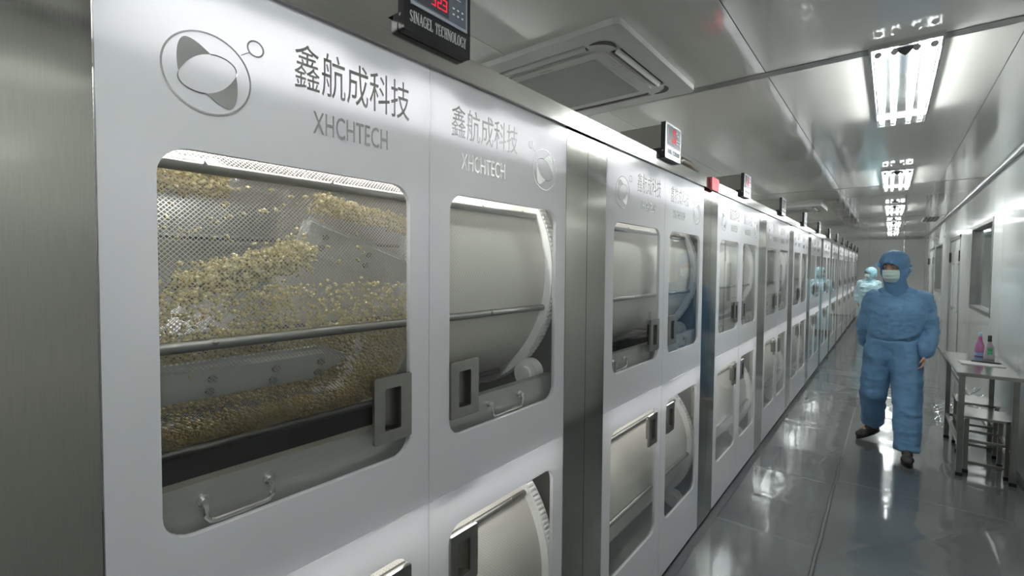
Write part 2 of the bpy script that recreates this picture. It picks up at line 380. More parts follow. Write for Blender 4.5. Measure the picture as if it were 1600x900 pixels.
def emblem_mesh(mirror):
    b = BM(); x0, x1 = .0005, .002; r = .066
    s = -1 if mirror else 1
    ring_loop(b, 0, 0, r, lambda a: .0028, x0, x1)
    ring_loop(b, .074*s, .066, .0145, lambda a: .0028, x0, x1, n=32)
    bar(b, ((x0+x1)/2, .050*s, .047), ((x0+x1)/2, .064*s, .057), .0025, .0015)
    # inner swirl: two leaf blades joined by thin arcs
    def q(p): return (p[0]*s, p[1])
    up = bez((-.045, -.009), (-.050, .015), (-.048, .054), (-.031, .053)) + bez((-.031, .053), (-.018, .052), (-.006, .042), (.004, .035))[1:] + bez((.004, .035), (-.010, .032), (-.030, .022), (-.045, -.009))[1:-1]
    up = [(y*.93, z*.93) for y, z in up]
    lo = [(-y, -z) for (y, z) in up]
    for P in (up, lo):
        P = [q(p) for p in P]
        if s < 0: P = P[::-1]
        blade(b, P, x0, x1)
    for sg in (1, -1):
        P = [(y*.93, z*.93) for y, z in bez((.004*sg, .035*sg), (.024*sg, .039*sg), (.052*sg, .030*sg), (.045*sg, .009*sg), 16)]
        tube(b, [(x1*.6, y*s, z) for y, z in P], .0011, 6)
    return mesh('emblem', b, M['mirror'])

def cabinet_meshes():
    O = {}
    b = BM(); bx(b, -.05, 0, HW+.0015, HP-.0012, ZB, ZT-.001); O['post'] = mesh('side_post', b, M['steel'], bevel=.002)
    b = BM()
    bx(b, -1.0, -.985, -HP+.002, HP-.002, ZB, 2.19); bx(b, -.985, -.05, -HP+.002, -HP+.012, ZB, 2.19); bx(b, -.985, -.05, HP-.012, HP-.002, ZB, 2.19)
    bx(b, -.985, -.05, -HP+.012, HP-.012, ZB, ZB+.02); bx(b, -.985, -.05, -HP+.012, HP-.012, 2.17, 2.19)
    bx(b, -.985, -.045, -HP+.012, HP-.012, ZG-.012, ZG+.012)
    pan = BM(); bx(pan, -.97, -.08, -HP+.02, HP-.02, ZG+.014, ZG+.03); bx(pan, -.082, -.05, -HP+.02, HP-.02, ZG+.014, ZG+.20); bx(pan, -.975, -.97, -HP+.02, HP-.02, ZG+.014, 1.40); O['pan'] = mesh('shade_liner', pan, M['kick'])  # black liner added so the gap under the drum looks deeply shaded
    O['shell'] = mesh('cabinet_shell', b, M['inner'])
    b = BM(); bx(b, -.10, .012, -HP+.001, HP-.001, ZT+.002, 2.196); O['rail'] = mesh('top_rail', b, M['steel_rail'], bevel=.003)
    b = BM(); bx(b, -.30, -.05, -HP+.001, HP-.001, 2.197, 2.225); O['lip'] = mesh('top_lip', b, M['steel'])
    b = BM(); bx(b, -.95, -.03, -HP, HP, 0.001, ZB-.002); O['kick'] = mesh('kick_plate', b, M['kick'])
    b = BM(); bx(b, -.045, -.0135, -HW, HW, 2.098, ZT-.002); O['header'] = mesh('header_beam', b, M['inner'])
    b = BM(); bx(b, -.03, -.0135, -.065, .065, 2.05, 2.098)
    for v in b.verts: pass
    b.free(); b = BM(); bx(b, -.03, -.0135, -.065, .065, 0, .022); O['catch'] = mesh('catch_plate', b, M['inner'])
    b = BM(); bx(b, -.10, -.0135, -HW, HW, 1.972, 1.978); bx(b, -.104, -.10, -HW, HW, 1.972, 2.165); bx(b, -.10, -.046, -HW, HW, 2.135, 2.139); O['cutoff'] = mesh('light_baffle', b, M['white_plastic'])  # unseen baffle added to cut off the doors' bright band sharply
    b = BM(); cyl(b, (-.06, -HW+.03, 0), (-.06, HW-.03, 0), .008, n=10); me2 = b.copy(); O['drum_fill_tube'] = mesh('drum_fill_light', me2, M['drum_fill'], smooth=True); O['ctube'] = mesh('chamber_lamp_or_fill', b, M['chamber_tube'], smooth=True)
    for up in (1, 0):
        for s in (-1, 1):
            y0, y1 = (-HW+.0015, -.0012) if s < 0 else (.0012, HW-.0015)
            wy0, wy1 = (-.5475, -.0595) if s < 0 else (.0685, .5565)
            z0, z1 = (ZG+.0015, ZT-.001) if up else (ZB+.002, ZG-.0015)
            w0, w1 = WIN_U if up else WIN_L
            b = BM(); plate(b, [[(y0, z0), (y1, z0), (y1, z1), (y0, z1)], rrect(wy0, wy1, w0, w1, .045)], -.012, 0)
            O['door', up, s] = mesh('door', b, M['door'])
            b = BM(); plate(b, [rrect(wy0+.0006, wy1-.0006, w0+.0006, w1-.0006, .0445)], -.0085, -.0045)
            O['pane', up, s] = mesh('window_pane', b, M['pane'])
            hy0, hy1 = (-.1615, -.0585) if s < 0 else (.0705, .1745)
            hz0, hz1 = (1.257, 1.407) if up else (.797, .946)
            b = BM(); W_ = hy1-hy0; H_ = hz1-hz0
            hole = (hy0+.27*W_, hy0+.70*W_, hz0+.18*H_, hz0+.82*H_)
            plate(b, [rrect(hy0, hy1, hz0, hz1, .004, 3), rrect(*hole, .003, 3)], -.003, .006)
            O['handle', up, s] = mesh('pull_handle', b, M['steel_dark'], bevel=.0012)
            b = BM(); a0, a1, c0, c1 = hole
            N = 8; pv = []
            for k in range(N+1):
                a = PI*k/N; pv.append((-.028*math.sin(a)-.002, (a0+a1)/2-(a1-a0)/2*math.cos(a)))
            A = [b.verts.new((x, y, c0)) for x, y in pv]; B = [b.verts.new((x, y, c1)) for x, y in pv]
            for k in range(N): b.faces.new((A[k], A[k+1], B[k+1], B[k]))
            b.faces.new(A); b.faces.new(B)
            bmesh.ops.solidify(b, geom=list(b.faces), thickness=.001)
            O['pocket', up, s] = mesh('handle_pocket', b, M['steel_dark'], smooth=True)
    # trays (upper chamber), one per window
    for s in (-1, 1):
        ty0, ty1 = (-.60, -.012) if s < 0 else (.012, .60)
        b = BM(); bx(b, -.045, -.033, ty0, ty1, 1.13, 1.280); bx(b, -.060, -.033, ty0, ty1, 1.276, 1.284); O['tray', s] = mesh('tray_front', b, M['tray'], bevel=.002)
        c = -.4265 if s < 0 else .33
        hw = .055 if s < 0 else .072
        b = BM()
        P = []
        for (y, sg) in ((c-hw, -1), (c+hw, 1)):
            cyl(b, (-.035, y, 1.252), (-.027, y, 1.252), .011, n=14); cyl(b, (-.03, y, 1.252), (-.016, y, 1.252), .0065, n=12)
        pts = [(-.030, c-hw, 1.252), (-.019, c-hw, 1.250), (-.0165, c-hw, 1.243), (-.0165, c-hw, 1.228), (-.0165, c-hw+.006, 1.2195), (-.0165, c-hw+.014, 1.217)]
        pts += [(x, 2*c-y, z) for (x, y, z) in pts[::-1]]
        tube(b, pts, .0048, 8)
        O['tray_handle', s] = mesh('tray_handle', b, M['chrome'], smooth=True)
    # drum pieces, drum centre at the origin, axis along y
    def shell(y0, y1, mat, seg=96):
        b = BM(); uvl = b.loops.layers.uv.new('UVMap')
        ny = 2; V = [[b.verts.new((DR*math.cos(2*PI*k/seg), y0+(y1-y0)*j/ny, DR*math.sin(2*PI*k/seg))) for k in range(seg)] for j in range(ny+1)]
        for j in range(ny):
            for k in range(seg):
                f = b.faces.new((V[j][k], V[j][(k+1) % seg], V[j+1][(k+1) % seg], V[j+1][k]))
                for l, (kk, jj) in zip(f.loops, ((k, j), (k+1, j), (k+1, j+1), (k, j+1))):
                    l[uvl].uv = (kk/seg*2*PI*DR, y0+(y1-y0)*jj/ny)
        return mesh('drum_screen', b, mat, smooth='all')
    O['screen_open'] = shell(-.585, .02, M['mesh_open']); O['screen_half'] = shell(.02, .585, M['mesh_dense']); O['screen'] = shell(-.585, .585, M['mesh_dense'])
    b = BM(); NT = 168; yo, yi = .015, -.015
    ro, rr, ri = DR+.035, DR+.029, DR-.012
    prof = []
    for k in range(NT):
        for (da, r) in ((0, rr), (.25, ro), (.6, ro), (.85, rr)): prof.append(((k+da)*2*PI/NT, r))
    V = [[b.verts.new((r*math.cos(a), y, r*math.sin(a))) for (a, r) in prof] for y in (yi, yo)]
    U = [[b.verts.new((ri*math.cos(a), y, ri*math.sin(a))) for (a, r) in prof] for y in (yi, yo)]
    n = len(prof)
    for k in range(n):
        j = (k+1) % n
        b.faces.new((V[0][k], V[0][j], V[1][j], V[1][k])); b.faces.new((U[0][k], U[0][j], U[1][j], U[1][k]))
        b.faces.new((V[0][k], V[0][j], U[0][j], U[0][k])); b.faces.new((V[1][k], V[1][j], U[1][j], U[1][k]))
    for (ya, yb_) in ((yi-.007, yi-.0002), (yo+.0002, yo+.007)):
        rf = DR+.0305; Vf = [[b.verts.new((r_*math.cos(2*PI*k/96), y_, r_*math.sin(2*PI*k/96))) for k in range(96)] for (r_, y_) in ((ri, ya), (rf, ya), (rf, yb_), (ri, yb_))]
        for j in range(4):
            for k in range(96): b.faces.new((Vf[j][k], Vf[j][(k+1) % 96], Vf[(j+1) % 4][(k+1) % 96], Vf[(j+1) % 4][k]))
    O['ring'] = mesh('ring_gear', b, M['white_plastic'])
    b = BM()
    cyl(b, (0, -.004, 0), (0, .004, 0), ri+.004, n=64); O['end'] = mesh('drum_end', b, M['white_plastic'])
    b = BM(); cyl(b, (0, -.585, 0), (0, .585, 0), .0105, n=12)
    for y in (-.45, -.2, .06, .3, .5): ball(b, (.006, y, .004), .007, 1)
    O['rod'] = mesh('tie_rod', b, pbr('rod_steel', (.30, .30, .285), .42, 1), smooth=True)
    b = BM(); R1, R0 = .052, .026
    for (r_, L) in ((R1, .022),): pass
    prof = [(R0, -.02), (R1, -.02), (R1, .02), (R0, .02)]; n = 32
    V = [[b.verts.new((r*math.cos(2*PI*k/n), y, r*math.sin(2*PI*k/n))) for k in range(n)] for (r, y) in prof]
    for j in range(4):
        for k in range(n): b.faces.new((V[j][k], V[j][(k+1) % n], V[(j+1) % 4][(k+1) % n], V[(j+1) % 4][k]))
    cyl(b, (0, -.03, 0), (0, .03, 0), R0*.98, n=20)
    O['roller'] = mesh('roller', b, M['white_plastic'], smooth=True)
    # baffle plank with bolts (in drum frame: lies along y, tapered end)
    def baffle(L, wd, th):
        b = BM(); pts = [(0, 0), (L*.82, 0), (L, -wd*.45), (L*.82, -wd), (0, -wd)]
        A = [b.verts.new((0, y, z)) for y, z in pts]; B = [b.verts.new((-th, y, z*.9)) for y, z in pts]; n = len(pts)
        b.faces.new(A); b.faces.new(B[::-1])
        for i in range(n): b.faces.new((A[i], A[(i+1) % n], B[(i+1) % n], B[i]))
        bmesh.ops.bevel(b, geom=[e for e in b.edges], offset=.012, segments=3, affect='EDGES', clamp_overlap=True)
        return mesh('baffle', b, pbr('white_baffle', (.74, .74, .75), .4, noise_s=10, noise_amt=.03), smooth=True)
    O['baffle'] = baffle(.44, .095, .03); O['baffle2'] = baffle(.40, .10, .03)
    b = BM(); cyl(b, (0, 0, 0), (.008, 0, 0), .008, n=8); O['bolt'] = mesh('bolt', b, M['steel_dark'], smooth=True)
    b = BM(); cyl(b, (-.01, 0, 0), (.01, 0, 0), .078, n=36); O['hub'] = mesh('hub_disc', b, pbr('grey_hub', (.30, .30, .29), .5, noise_s=10))
    b = BM(); bx(b, .011, .02, -.075, .035, -.04, .045)
    for z in (-.018, .022): cyl(b, (.02, .018, z), (.028, .018, z), .009, n=8)
    O['hubplate'] = mesh('hub_plate', b, M['white_plastic'], bevel=.003)
    O['emblem', -1] = emblem_mesh(False); O['emblem', 1] = emblem_mesh(True)
    c = .7725
    CN = '\u946b\u822a\u6210\u79d1\u6280'
    O['cn', -1] = text_mesh('lettering', CN, .440-c, .709-c, 1.990, 2.076, .0004, .002, M['mirror'])
    O['cn', 1] = text_mesh('lettering', CN, .844-c, 1.116-c, 1.988, 2.070, .0004, .002, M['mirror'])
    O['en', -1] = text_mesh('small_lettering', 'XHCHTECH', .476-c, .649-c, 1.913, 1.956, .0004, .002, M['mirror'])
    O['en', 1] = text_mesh('small_lettering', 'XHCHTECH', .879-c, 1.057-c, 1.909, 1.952, .0004, .002, M['mirror'])
    return O
CM = cabinet_meshes()
def cabinet(i):
    yc = Y0+HW+PITCHM*i
    if i == 0: lab = 'stainless drying cabinet nearest the camera, golden capsules tumbling in its upper left window'
    elif i == 1: lab = 'second drying cabinet from the camera, reflecting the person in blue in its windows'
    elif i == 12: lab = 'farthest white-doored drying cabinet, last of the row by the far wall'
    else: lab = '%s white-doored stainless drying cabinet of the row, counted from the camera' % ORD[i]
    e = empty('drying_cabinet', (FX, yc, 0), lab, 'cabinet', 'row of white-doored drying cabinets')
    p = put('side_post', CM['post'], e); p2 = put('side_post', CM['post'], e, (-.0, 0, 0)); p2.location = (0, -(HW+HP), 0)
    put('cabinet_shell', CM['shell'], e); put('top_rail', CM['rail'], e); put('top_lip', CM['lip'], e); put('kick_plate', CM['kick'], e); put('shade_liner', CM['pan'], e)
    put('header_beam', CM['header'], e); put('light_baffle', CM['cutoff'], e)
    for s in (-1, 1): put('catch_plate', CM['catch'], e, (0, .155*s, 2.077))
    put('catch_plate', CM['catch'], e, (0, .105, ZG-.022))
    put('chamber_lamp_or_fill', CM['ctube'], e, (-.015, 0, 2.06)); put('chamber_lamp_or_fill', CM['ctube'], e, (-.03, 0, 1.03)); put('chamber_lamp_or_fill', CM['drum_fill_tube'] if i == 0 else CM['ctube'], e, (-.085, 0, 2.03))  # the third tube is an unseen fill added to light the drum
    for up in (1, 0):
        for s in (-1, 1):
            d = put('door', CM['door', up, s], e)
            put('window_pane', CM['pane', up, s], d); put('pull_handle', CM['handle', up, s], d); put('handle_pocket', CM['pocket', up, s], d)
            if up:
                em = put('emblem', CM['emblem', s], d, (0, (.297 if s < 0 else 1.258)-.7725, 1.969))
                put('lettering', CM['cn', s], d); put('small_lettering', CM['en', s], d)
    for s in (-1, 1):
        t = put('tray', CM['tray', s], e); put('tray_handle', CM['tray_handle', s], t)
    for up in (1, 0):
        if i == 0 and up:
            dr = put('drum', CM['screen_open'], e, (DCX, 0, DZU)); put('drum_screen', CM['screen_half'], dr)
        else: dr = put('drum', CM['screen'], e, (DCX, 0, DZU if up else DZL))
        ph = 0 if up else 9
        for s in (-1, 1): put('ring_gear', CM['ring'], dr, (0, .6*s, 0)); put('drum_end', CM['end'], dr, (0, .6*s, 0))
        for k in range(8 if i < 4 else 3):
            a = math.radians(-16+ph+45*(k if i < 4 else k-1)); put('tie_rod', CM['rod'], dr, ((DR+.007)*math.cos(a), 0, (DR+.007)*math.sin(a)), (0, -a, 0))
        zc = (DZU if up else DZL)-.37
        for s in (-1, 1): put('roller', CM['roller'], e, (DCX+.33, .6*s, zc+.01))
        if i == 0 and up:
            def at(x, y, z): return (x-FX-DCX, y-yc, z-DZU)
            ba = put('baffle', CM['baffle'], dr, at(-.992, .2, 1.468), (0, math.radians(30), 0))
            bb = put('baffle', CM['baffle2'], dr, at(-1.13, .60, 1.78), (math.radians(-18), math.radians(8), 0))
            bc = put('baffle', CM['baffle2'], dr, at(-1.22, .10, 1.90), (0, math.radians(30), 0))
            for o_, L in ((ba, .44), (bb, .40)):
                pass
            for (o_, ys) in ((ba, (.14, .26, .36)), (bb, (.06, .2))):
                for y in ys:
                    for z in (-.035, -.065): put('bolt', CM['bolt'], dr, tuple(o_.matrix_basis @ Vector((0, y, z))))
        if i == 0 and up:
            hb = put('hub_disc', CM['hub'], dr, at(-1.06, .955, 1.64), (0, math.radians(5), 0)); put('hub_plate', CM['hubplate'], dr, at(-1.06, .955, 1.64), (math.radians(-4), math.radians(5), 0))
    return e
CABS = [cabinet(i) for i in range(13)]
# ------------------------------------------------------------------ unseen lamps added behind the cabinets to brighten the ceiling above them
for i in range(-1, 5):
    y = 2.70+3.4*i
    e = empty('ceiling_lamp', (-2.72, y, CH), '%s unseen ceiling lamp added behind the cabinets to light the ceiling, counted from the near end' % ORD[i+1], 'lamp', 'unseen lamps added behind the cabinets')
    put('housing', LM['housing'], e); put('lamp_frame', LM['frame'], e); put('lamp_cover', LM['cover'], e)
    for x in (-.095, -.038, .038, .095): put('tube', LM['tube'], e, (x, .016, -.046))

# ------------------------------------------------------------------ controllers on top of the cabinets
def seg7(bm, ch, y, z, w, h, x0, x1):
    t = w*.24; on = {'0':'abcdef','1':'bc','2':'abged','3':'abgcd','4':'fgbc','5':'afgcd','6':'afgedc','7':'abc','8':'abcdefg','9':'abcdfg'}[ch]
    R = {'a':(0,w,h-t,h),'g':(0,w,h/2-t/2,h/2+t/2),'d':(0,w,0,t),'f':(0,t,h/2,h),'b':(w-t,w,h/2,h),'e':(0,t,0,h/2),'c':(w-t,w,0,h/2)}
    for k in on:
        a, b_, c, d = R[k]; g = t*.12; bx(bm, x0, x1, y+a+g, y+b_-g, z+c+g, z+d-g)
def serif_word(bm, word, y0, y1, z0, z1, x0, x1):
    H = z1-z0; ws = {'I': .55, ' ': .6, 'N': 1.1, 'A': 1.1, 'G': 1.05, 'O': 1.05, 'H': 1.1}
    tot = sum(ws.get(c, .9)+.08 for c in word); k = (y1-y0)/tot; y = y0
    for c in word:
        w = ws.get(c, .9)*k; T = .26*k; t = .11*k; tz = .09*H; X = (x0, x1)
        def rc(a, b_, e, f): bx(bm, x0, x1, y+a, y+b_, z0+e*H, z0+f*H)
        def st(p, q, th): 
            (a, b_), (e, f) = p, q
            n = Vector((0, f*H-b_*H, -(e-a))).normalized()*th/2
            P = [Vector((0, y+a, z0+b_*H))+n, Vector((0, y+e, z0+f*H))+n, Vector((0, y+e, z0+f*H))-n, Vector((0, y+a, z0+b_*H))-n]
            blade(bm, [(v.y, v.z) for v in P], x0, x1)
        def stem(cx, th): rc(cx-th/2, cx+th/2, 0, 1); rc(cx-th/2-t*.8, cx+th/2+t*.8, 0, .08); rc(cx-th/2-t*.8, cx+th/2+t*.8, .92, 1)
        def arc(a0, a1, n=16):
            V = []
            for i in range(n+1):
                a = math.radians(a0+(a1-a0)*i/n); wv = t*.6+(T-t*.6)*abs(math.cos(a))
                V.append(((w/2+(w/2)*math.cos(a), .5+.5*math.sin(a)), (w/2+(w/2-wv)*math.cos(a), .5+(.5-.10)*math.sin(a))))
            for A, B in zip(V, V[1:]):
                blade(bm, [(y+p[0], z0+p[1]*H) for p in (A[0], B[0], B[1], A[1])], x0, x1)
        if c == 'I': stem(w/2, T)
        elif c == 'N': stem(t*1.6, t); stem(w-t*1.6, t); st((t*1.6, 1), (w-t*1.6, 0), T)
        elif c == 'H': stem(T*.9, T); stem(w-T*.9, T); rc(T, w-T, .46, .55)
        elif c == 'A': st((t, 0), (w*.5, 1), t); st((w*.48, 1), (w-T*.6, 0), T); rc(w*.25, w*.7, .30, .38); rc(0, t*2.4, 0, .08); rc(w-T*1.3, w, 0, .08)
        elif c == 'E': stem(T*.9, T); rc(T, w, .91, 1); rc(T, w*.75, .46, .55); rc(T, w, 0, .09); rc(w-t, w, .75, 1); rc(w-t, w, 0, .25)
        elif c == 'L': stem(T*.9, T); rc(T, w, 0, .09); rc(w-t, w, 0, .28)
        elif c == 'T': stem(w/2, T); rc(0, w, .91, 1); rc(0, t, .72, 1); rc(w-t, w, .72, 1)
        elif c == 'O': arc(0, 360, 28)
        elif c in 'CG':
            arc(42, 318, 22); rc(w*.86-t, w*.86, .66, .95)
            if c == 'G': rc(w-T, w, .05, .45); rc(w-T*1.6, w+t*.3, .40, .47)
        elif c == 'S':
            P = [(w*.88, .78), (w*.6, .95), (w*.28, .93), (w*.13, .76), (w*.3, .58), (w*.7, .42), (w*.87, .24), (w*.68, .06), (w*.36, .05), (w*.1, .22)]
            for i, (p, q) in enumerate(zip(P, P[1:])): st(p, q, T if 3 <= i <= 5 else t*1.5)
        elif c == 'Y': st((T*.5, 1), (w*.5, .45), T); st((w*.5, .45), (w-t, 1), t); rc(w/2-T/2, w/2+T/2, 0, .5); rc(w*.2, w*.8, 0, .08); rc(0, T*1.4, .92, 1); rc(w-t*2.4, w, .92, 1)
        y += w+.08*k
M['bezel_silver'] = pbr('controller_front_silver', (.52, .52, .52), .25, .9, noise_s=30)
def ctrl_meshes():
    O = {}
    b = BM(); bx(b, -.20, .012, -.092, .092, 2.228, 2.338); O['case'] = mesh('controller_case', b, M['steel_rail'], bevel=.002)
    b = BM(); bx(b, -.02, .0118, -.092, .092, 2.197, 2.228); O['foot'] = mesh('mounting_foot', b, M['black'])
    b = BM(); plate(b, [rrect(-.104, .104, 2.177, 2.347, .006)], .0135, .034); O['bez_b'] = mesh('bezel', b, M['black']); 
    b = BM(); plate(b, [rrect(-.104, .104, 2.177, 2.347, .006)], .0135, .030); O['bez_s'] = O['bez_b']
    b.free()
    b = BM(); plate(b, [rrect(-.1035, .1035, 2.1775, 2.3465, .006)], .034, .036); O['front_s'] = mesh('front_panel', b, M['bezel_silver'])
    b = BM(); bx(b, .034, .0375, -.086, .090, 2.238, 2.338); O['edge'] = mesh('screen_border', b, M['screen_edge'])
    b = BM(); bx(b, .0375, .0382, -.079, .084, 2.246, 2.333); O['screen'] = mesh('screen', b, M['screen'])
    b = BM(); bx(b, .0382, .0386, -.072, .026, 2.249, 2.33); O['win'] = mesh('digit_window', b, pbr('digit_window', (.06, .06, .07), .2))
    for nm, r1, r2 in (('a', '48', '323'), ('b', '45', '318'), ('c', '51', '329')):
        b = BM()
        for j, ch in enumerate(r1): seg7(b, ch, -.012+j*.0165, 2.296, .0135, .027, .0386, .0392)
        for j, ch in enumerate(r2): seg7(b, ch, -.0285+j*.0175, 2.2595, .0135, .027, .0386, .0392)
        bx(b, .0386, .0392, .0046, .0066, 2.2595, 2.2625)
        O['dig', nm] = mesh('digits', b, M['red_glow'])
    b = BM()
    for r in range(2):
        for k in range(3): ball(b, (.0382, .042+.015*k, 2.266+.014*r), .0042, 1, (.25, 1, .6))
    bx(b, .0381, .0386, .045, .066, 2.304, 2.306); bx(b, .0381, .0386, .036, .042, 2.315, 2.318)
    O['btn'] = mesh('buttons', b, M['white_plastic'])
    b = BM(); serif_word(b, 'SINAGEL TECHNOLOGY', -.088, .09, 2.200, 2.226, .034, .0348); O['word'] = mesh('lettering', b, M['letter_grey'], recalc=True)
    b = BM(); serif_word(b, 'SINAGEL TECHNOLOGY', -.080, .084, 2.203, 2.224, .036, .0368); O['word_s'] = mesh('lettering', b, M['screen_edge'])
    b = BM(); cyl(b, (.024, -.1045, 2.21), (.024, -.1075, 2.21), .004, n=10); O['screw'] = mesh('screw', b, M['chrome'], smooth=True)
    b = BM()
    for k in range(6): bx(b, -.17+.018*k, -.162+.018*k, -.05, .05, 2.3381, 2.3386)
    O['slots'] = mesh('vent_slots', b, M['black'])
    return O
CT = ctrl_meshes()
for i in range(13):
    yc = Y0+HW+PITCHM*i
    lab = ('black-fronted digital controller with red digits on top of the nearest cabinet' if i == 0 else
           '%s digital controller box along the cabinet tops, steel case with black edge' % ORD[i] if i < 4 else
           '%s controller box along the cabinet tops, seen as a small black upright edge' % ORD[i])
    e = empty('controller', (FX, yc, 0), lab, 'controller', 'temperature controllers on the cabinet tops')
    put('case', CT['case'], e); put('mounting_foot', CT['foot'], e); put('bezel', CT['bez_b'], e)
    if i: put('front_panel', CT['front_s'], e)
    sc = put('screen_border', CT['edge'], e); put('screen', CT['screen'], sc); put('digit_window', CT['win'], sc)
    if i < 3: put('digits', CT['dig', 'abc'[i]], sc)
    put('buttons', CT['btn'], sc)
    put('lettering', CT['word'] if i == 0 else CT['word_s'], e); put('screw', CT['screw'], e); put('vent_slots', CT['slots'], e)

# red clip, hose and film on the rails
b = BM(); P = rrect(-.074, .074, 2.128, 2.205, .012); plate(b, [P], .0135, .028); bx(b, -.05, .0135, -.07, .07, 2.1975, 2.205)
o = put('red_clip', mesh('red_clip', b, pbr('red_plastic', (.52, .09, .11), .35, noise_s=25, noise_amt=.2, bump=.05, bump_s=50), bevel=.003), None, (FX, 3.052, 0))
tag(o, 'red plastic clip over the top rail between the second and third cabinets', 'clip')
b = BM(); tube(b, [(0, 0, .0), (.0, .06, .035), (.01, .13, .055), (.02, .22, .05), (.03, .34, .025), (.03, .44, .0)], lambda t: .010+.016*math.sin(PI*t), 10)
o = put('rubber_hose', mesh('hose', b, pbr('dark_rubber', (.07, .06, .045), .4, noise_s=20), smooth=True), None, (FX-.13, 2.72, 2.24)); tag(o, 'short dark rubber hose lying on top of the second cabinet', 'hose')
def crumple(name, nx, ny, sx, sy, hfun, mat, thick=.0):
    b = BM(); V = [[b.verts.new((sx*i/nx, sy*j/ny, hfun(sx*i/nx, sy*j/ny))) for i in range(nx+1)] for j in range(ny+1)]
    for j in range(ny):
        for i in range(nx): b.faces.new((V[j][i], V[j][i+1], V[j+1][i+1], V[j+1][i]))
    return mesh(name, b, mat, smooth='all')
M['film'], fnt, fmx, ft, fg = glass('clear_film', (.93, .94, .94), .95, .07, 1.5)
def nz(x, y, s, o=0): return noise.noise(Vector((x*s+o, y*s-o, o*.37)))
b_ = crumple('film', 14, 26, .24, .5, lambda x, y: .03+.05*abs(nz(x, y, 9, 3))+.03*nz(x, y, 22, 8), M['film'])
o = put('plastic_film', b_, None, (FX-.34, 2.62, 2.21)); tag(o, 'crumpled clear plastic film on top of the second cabinet', 'film')

# ------------------------------------------------------------------ ceiling air conditioners and vent
def ac_meshes():
    O = {}; h = .475
    def slot(cx, cy, w, l): return rrect(cy-l/2, cy+l/2, cx-w/2, cx+w/2, .008, 3)
    slots = [slot(.355, 0, .058, .52), slot(-.355, 0, .058, .52), [(b, a) for a, b in slot(.355, 0, .058, .52)], [(b, a) for a, b in slot(-.355, 0, .058, .52)]]
    b = BM(); plate(b, [rrect(-h, h, -h, h, .03)] + slots, 0, .028); O['panel'] = mesh('ac_panel', b, M['ac_white'])
    b = BM(); plate(b, [rrect(-h+.02, h-.02, -h+.02, h-.02, .03)], .016, .019); O['back'] = mesh('slot_back', b, M['black'])  # black sheet set shallow, stands in for shade inside the slots
    b = BM(); plate(b, [rrect(-.31, .31, -.31, .31, .07)], .028, .038); O['raise'] = mesh('inner_panel', b, M['ac_white'])
    b = BM(); plate(b, [rrect(-.25, .25, -.25, .25, .015)], .038, .042); O['grille'] = mesh('grille', b, M['ac_grille'])
    b = BM()
    for k in range(1, 5): bx(b, .042, .0432, -.25, .25, -.25+.1*k-.002, -.25+.1*k+.002)
    for k in range(42): bx(b, .042, .0426, -.245+.0119*k, -.2405+.0119*k, -.25, .25)
    O['slats'] = mesh('grille_slats', b, M['ac_grille'])
    b = BM(); bx(b, -.002, .002, -.255, .255, -.015, .015); O['flap'] = mesh('louvre', b, M['ac_white'], bevel=.003)
    b = BM()
    pts = [(.0, .285+.09*math.cos(a), .285+.09*math.sin(a)) for a in [math.radians(8+74*k/12) for k in range(13)]]
    V = []
    for k in range(13):
        a = math.radians(8+74*k/12); wv = .030*math.sin(PI*(k+.6)/13.2)
        V.append([b.verts.new((x, .27+r*math.cos(a), .27+r*math.sin(a))) for (r, x) in ((.10, .0285), (.10+wv, .0285), (.10+wv, .030), (.10, .030))])
    for A, B in zip(V, V[1:]):
        for j in range(4): b.faces.new((A[j], A[(j+1) % 4], B[(j+1) % 4], B[j]))
    O['corner'] = mesh('corner_vent', b, M['black'])
    b = BM(); bx(b, .038, .0386, -.28, -.275, -.05, .02); O['badge'] = mesh('badge', b, M['alu_dull'])
    b = BM(); cyl(b, (.038, 0, 0), (.0405, 0, 0), .006, n=10); O['led'] = mesh('indicator', b, M['white_plastic'])
    return O
AC = ac_meshes()
for (y, lab) in ((2.235, 'large square white ceiling air conditioner above the nearest cabinets'), (9.32, 'small distant square air conditioner on the ceiling above the cabinet row')):
    e = empty('air_conditioner', (-1.352, y, CH-.0005), lab, 'air conditioner', 'ceiling air conditioners')
    r = (0, PI/2, 0)
    put('panel', AC['panel'], e, rot=r); put('slot_back', AC['back'], e, rot=r); ip = put('inner_panel', AC['raise'], e, rot=r)
    g = put('grille', AC['grille'], e, rot=r); put('grille_slats', AC['slats'], g)['kind'] = 'stuff'
    put('badge', AC['badge'], e, rot=r)
    for q in (.02, .045): put('indicator', AC['led'], e, (.285, q-.15, 0), rot=r)
    for k in range(4):
        R = Matrix.Rotation(k*PI/2, 4, 'Z') @ Matrix.Rotation(PI/2, 4, 'Y')
        f = put('louvre', AC['flap'], e); f.matrix_local = Matrix.Rotation(k*PI/2, 4, 'Z') @ Matrix.Translation((.358, 0, -.026)) @ Matrix.Rotation(math.radians(38), 4, 'Y')
        c = put('corner_vent', AC['corner'], e); c.matrix_local = R
e = empty('ceiling_vent', (.6, 12.8, CH), 'grey slatted ceiling vent beside the right wall near the far end', 'vent')
b = BM(); bx(b, -.12, .12, -.55, .55, -.006, -.0005); put('vent_frame', mesh('vent_frame', b, M['alu_dull']), e)
vs = None
b = BM(); bx(b, -.013, .013, -.52, .52, -.012, -.006); vm = mesh('vent_slat', b, M['black'])
for k in range(4): put('vent_slat', vm, e, (-.085+.056*k, 0, 0))

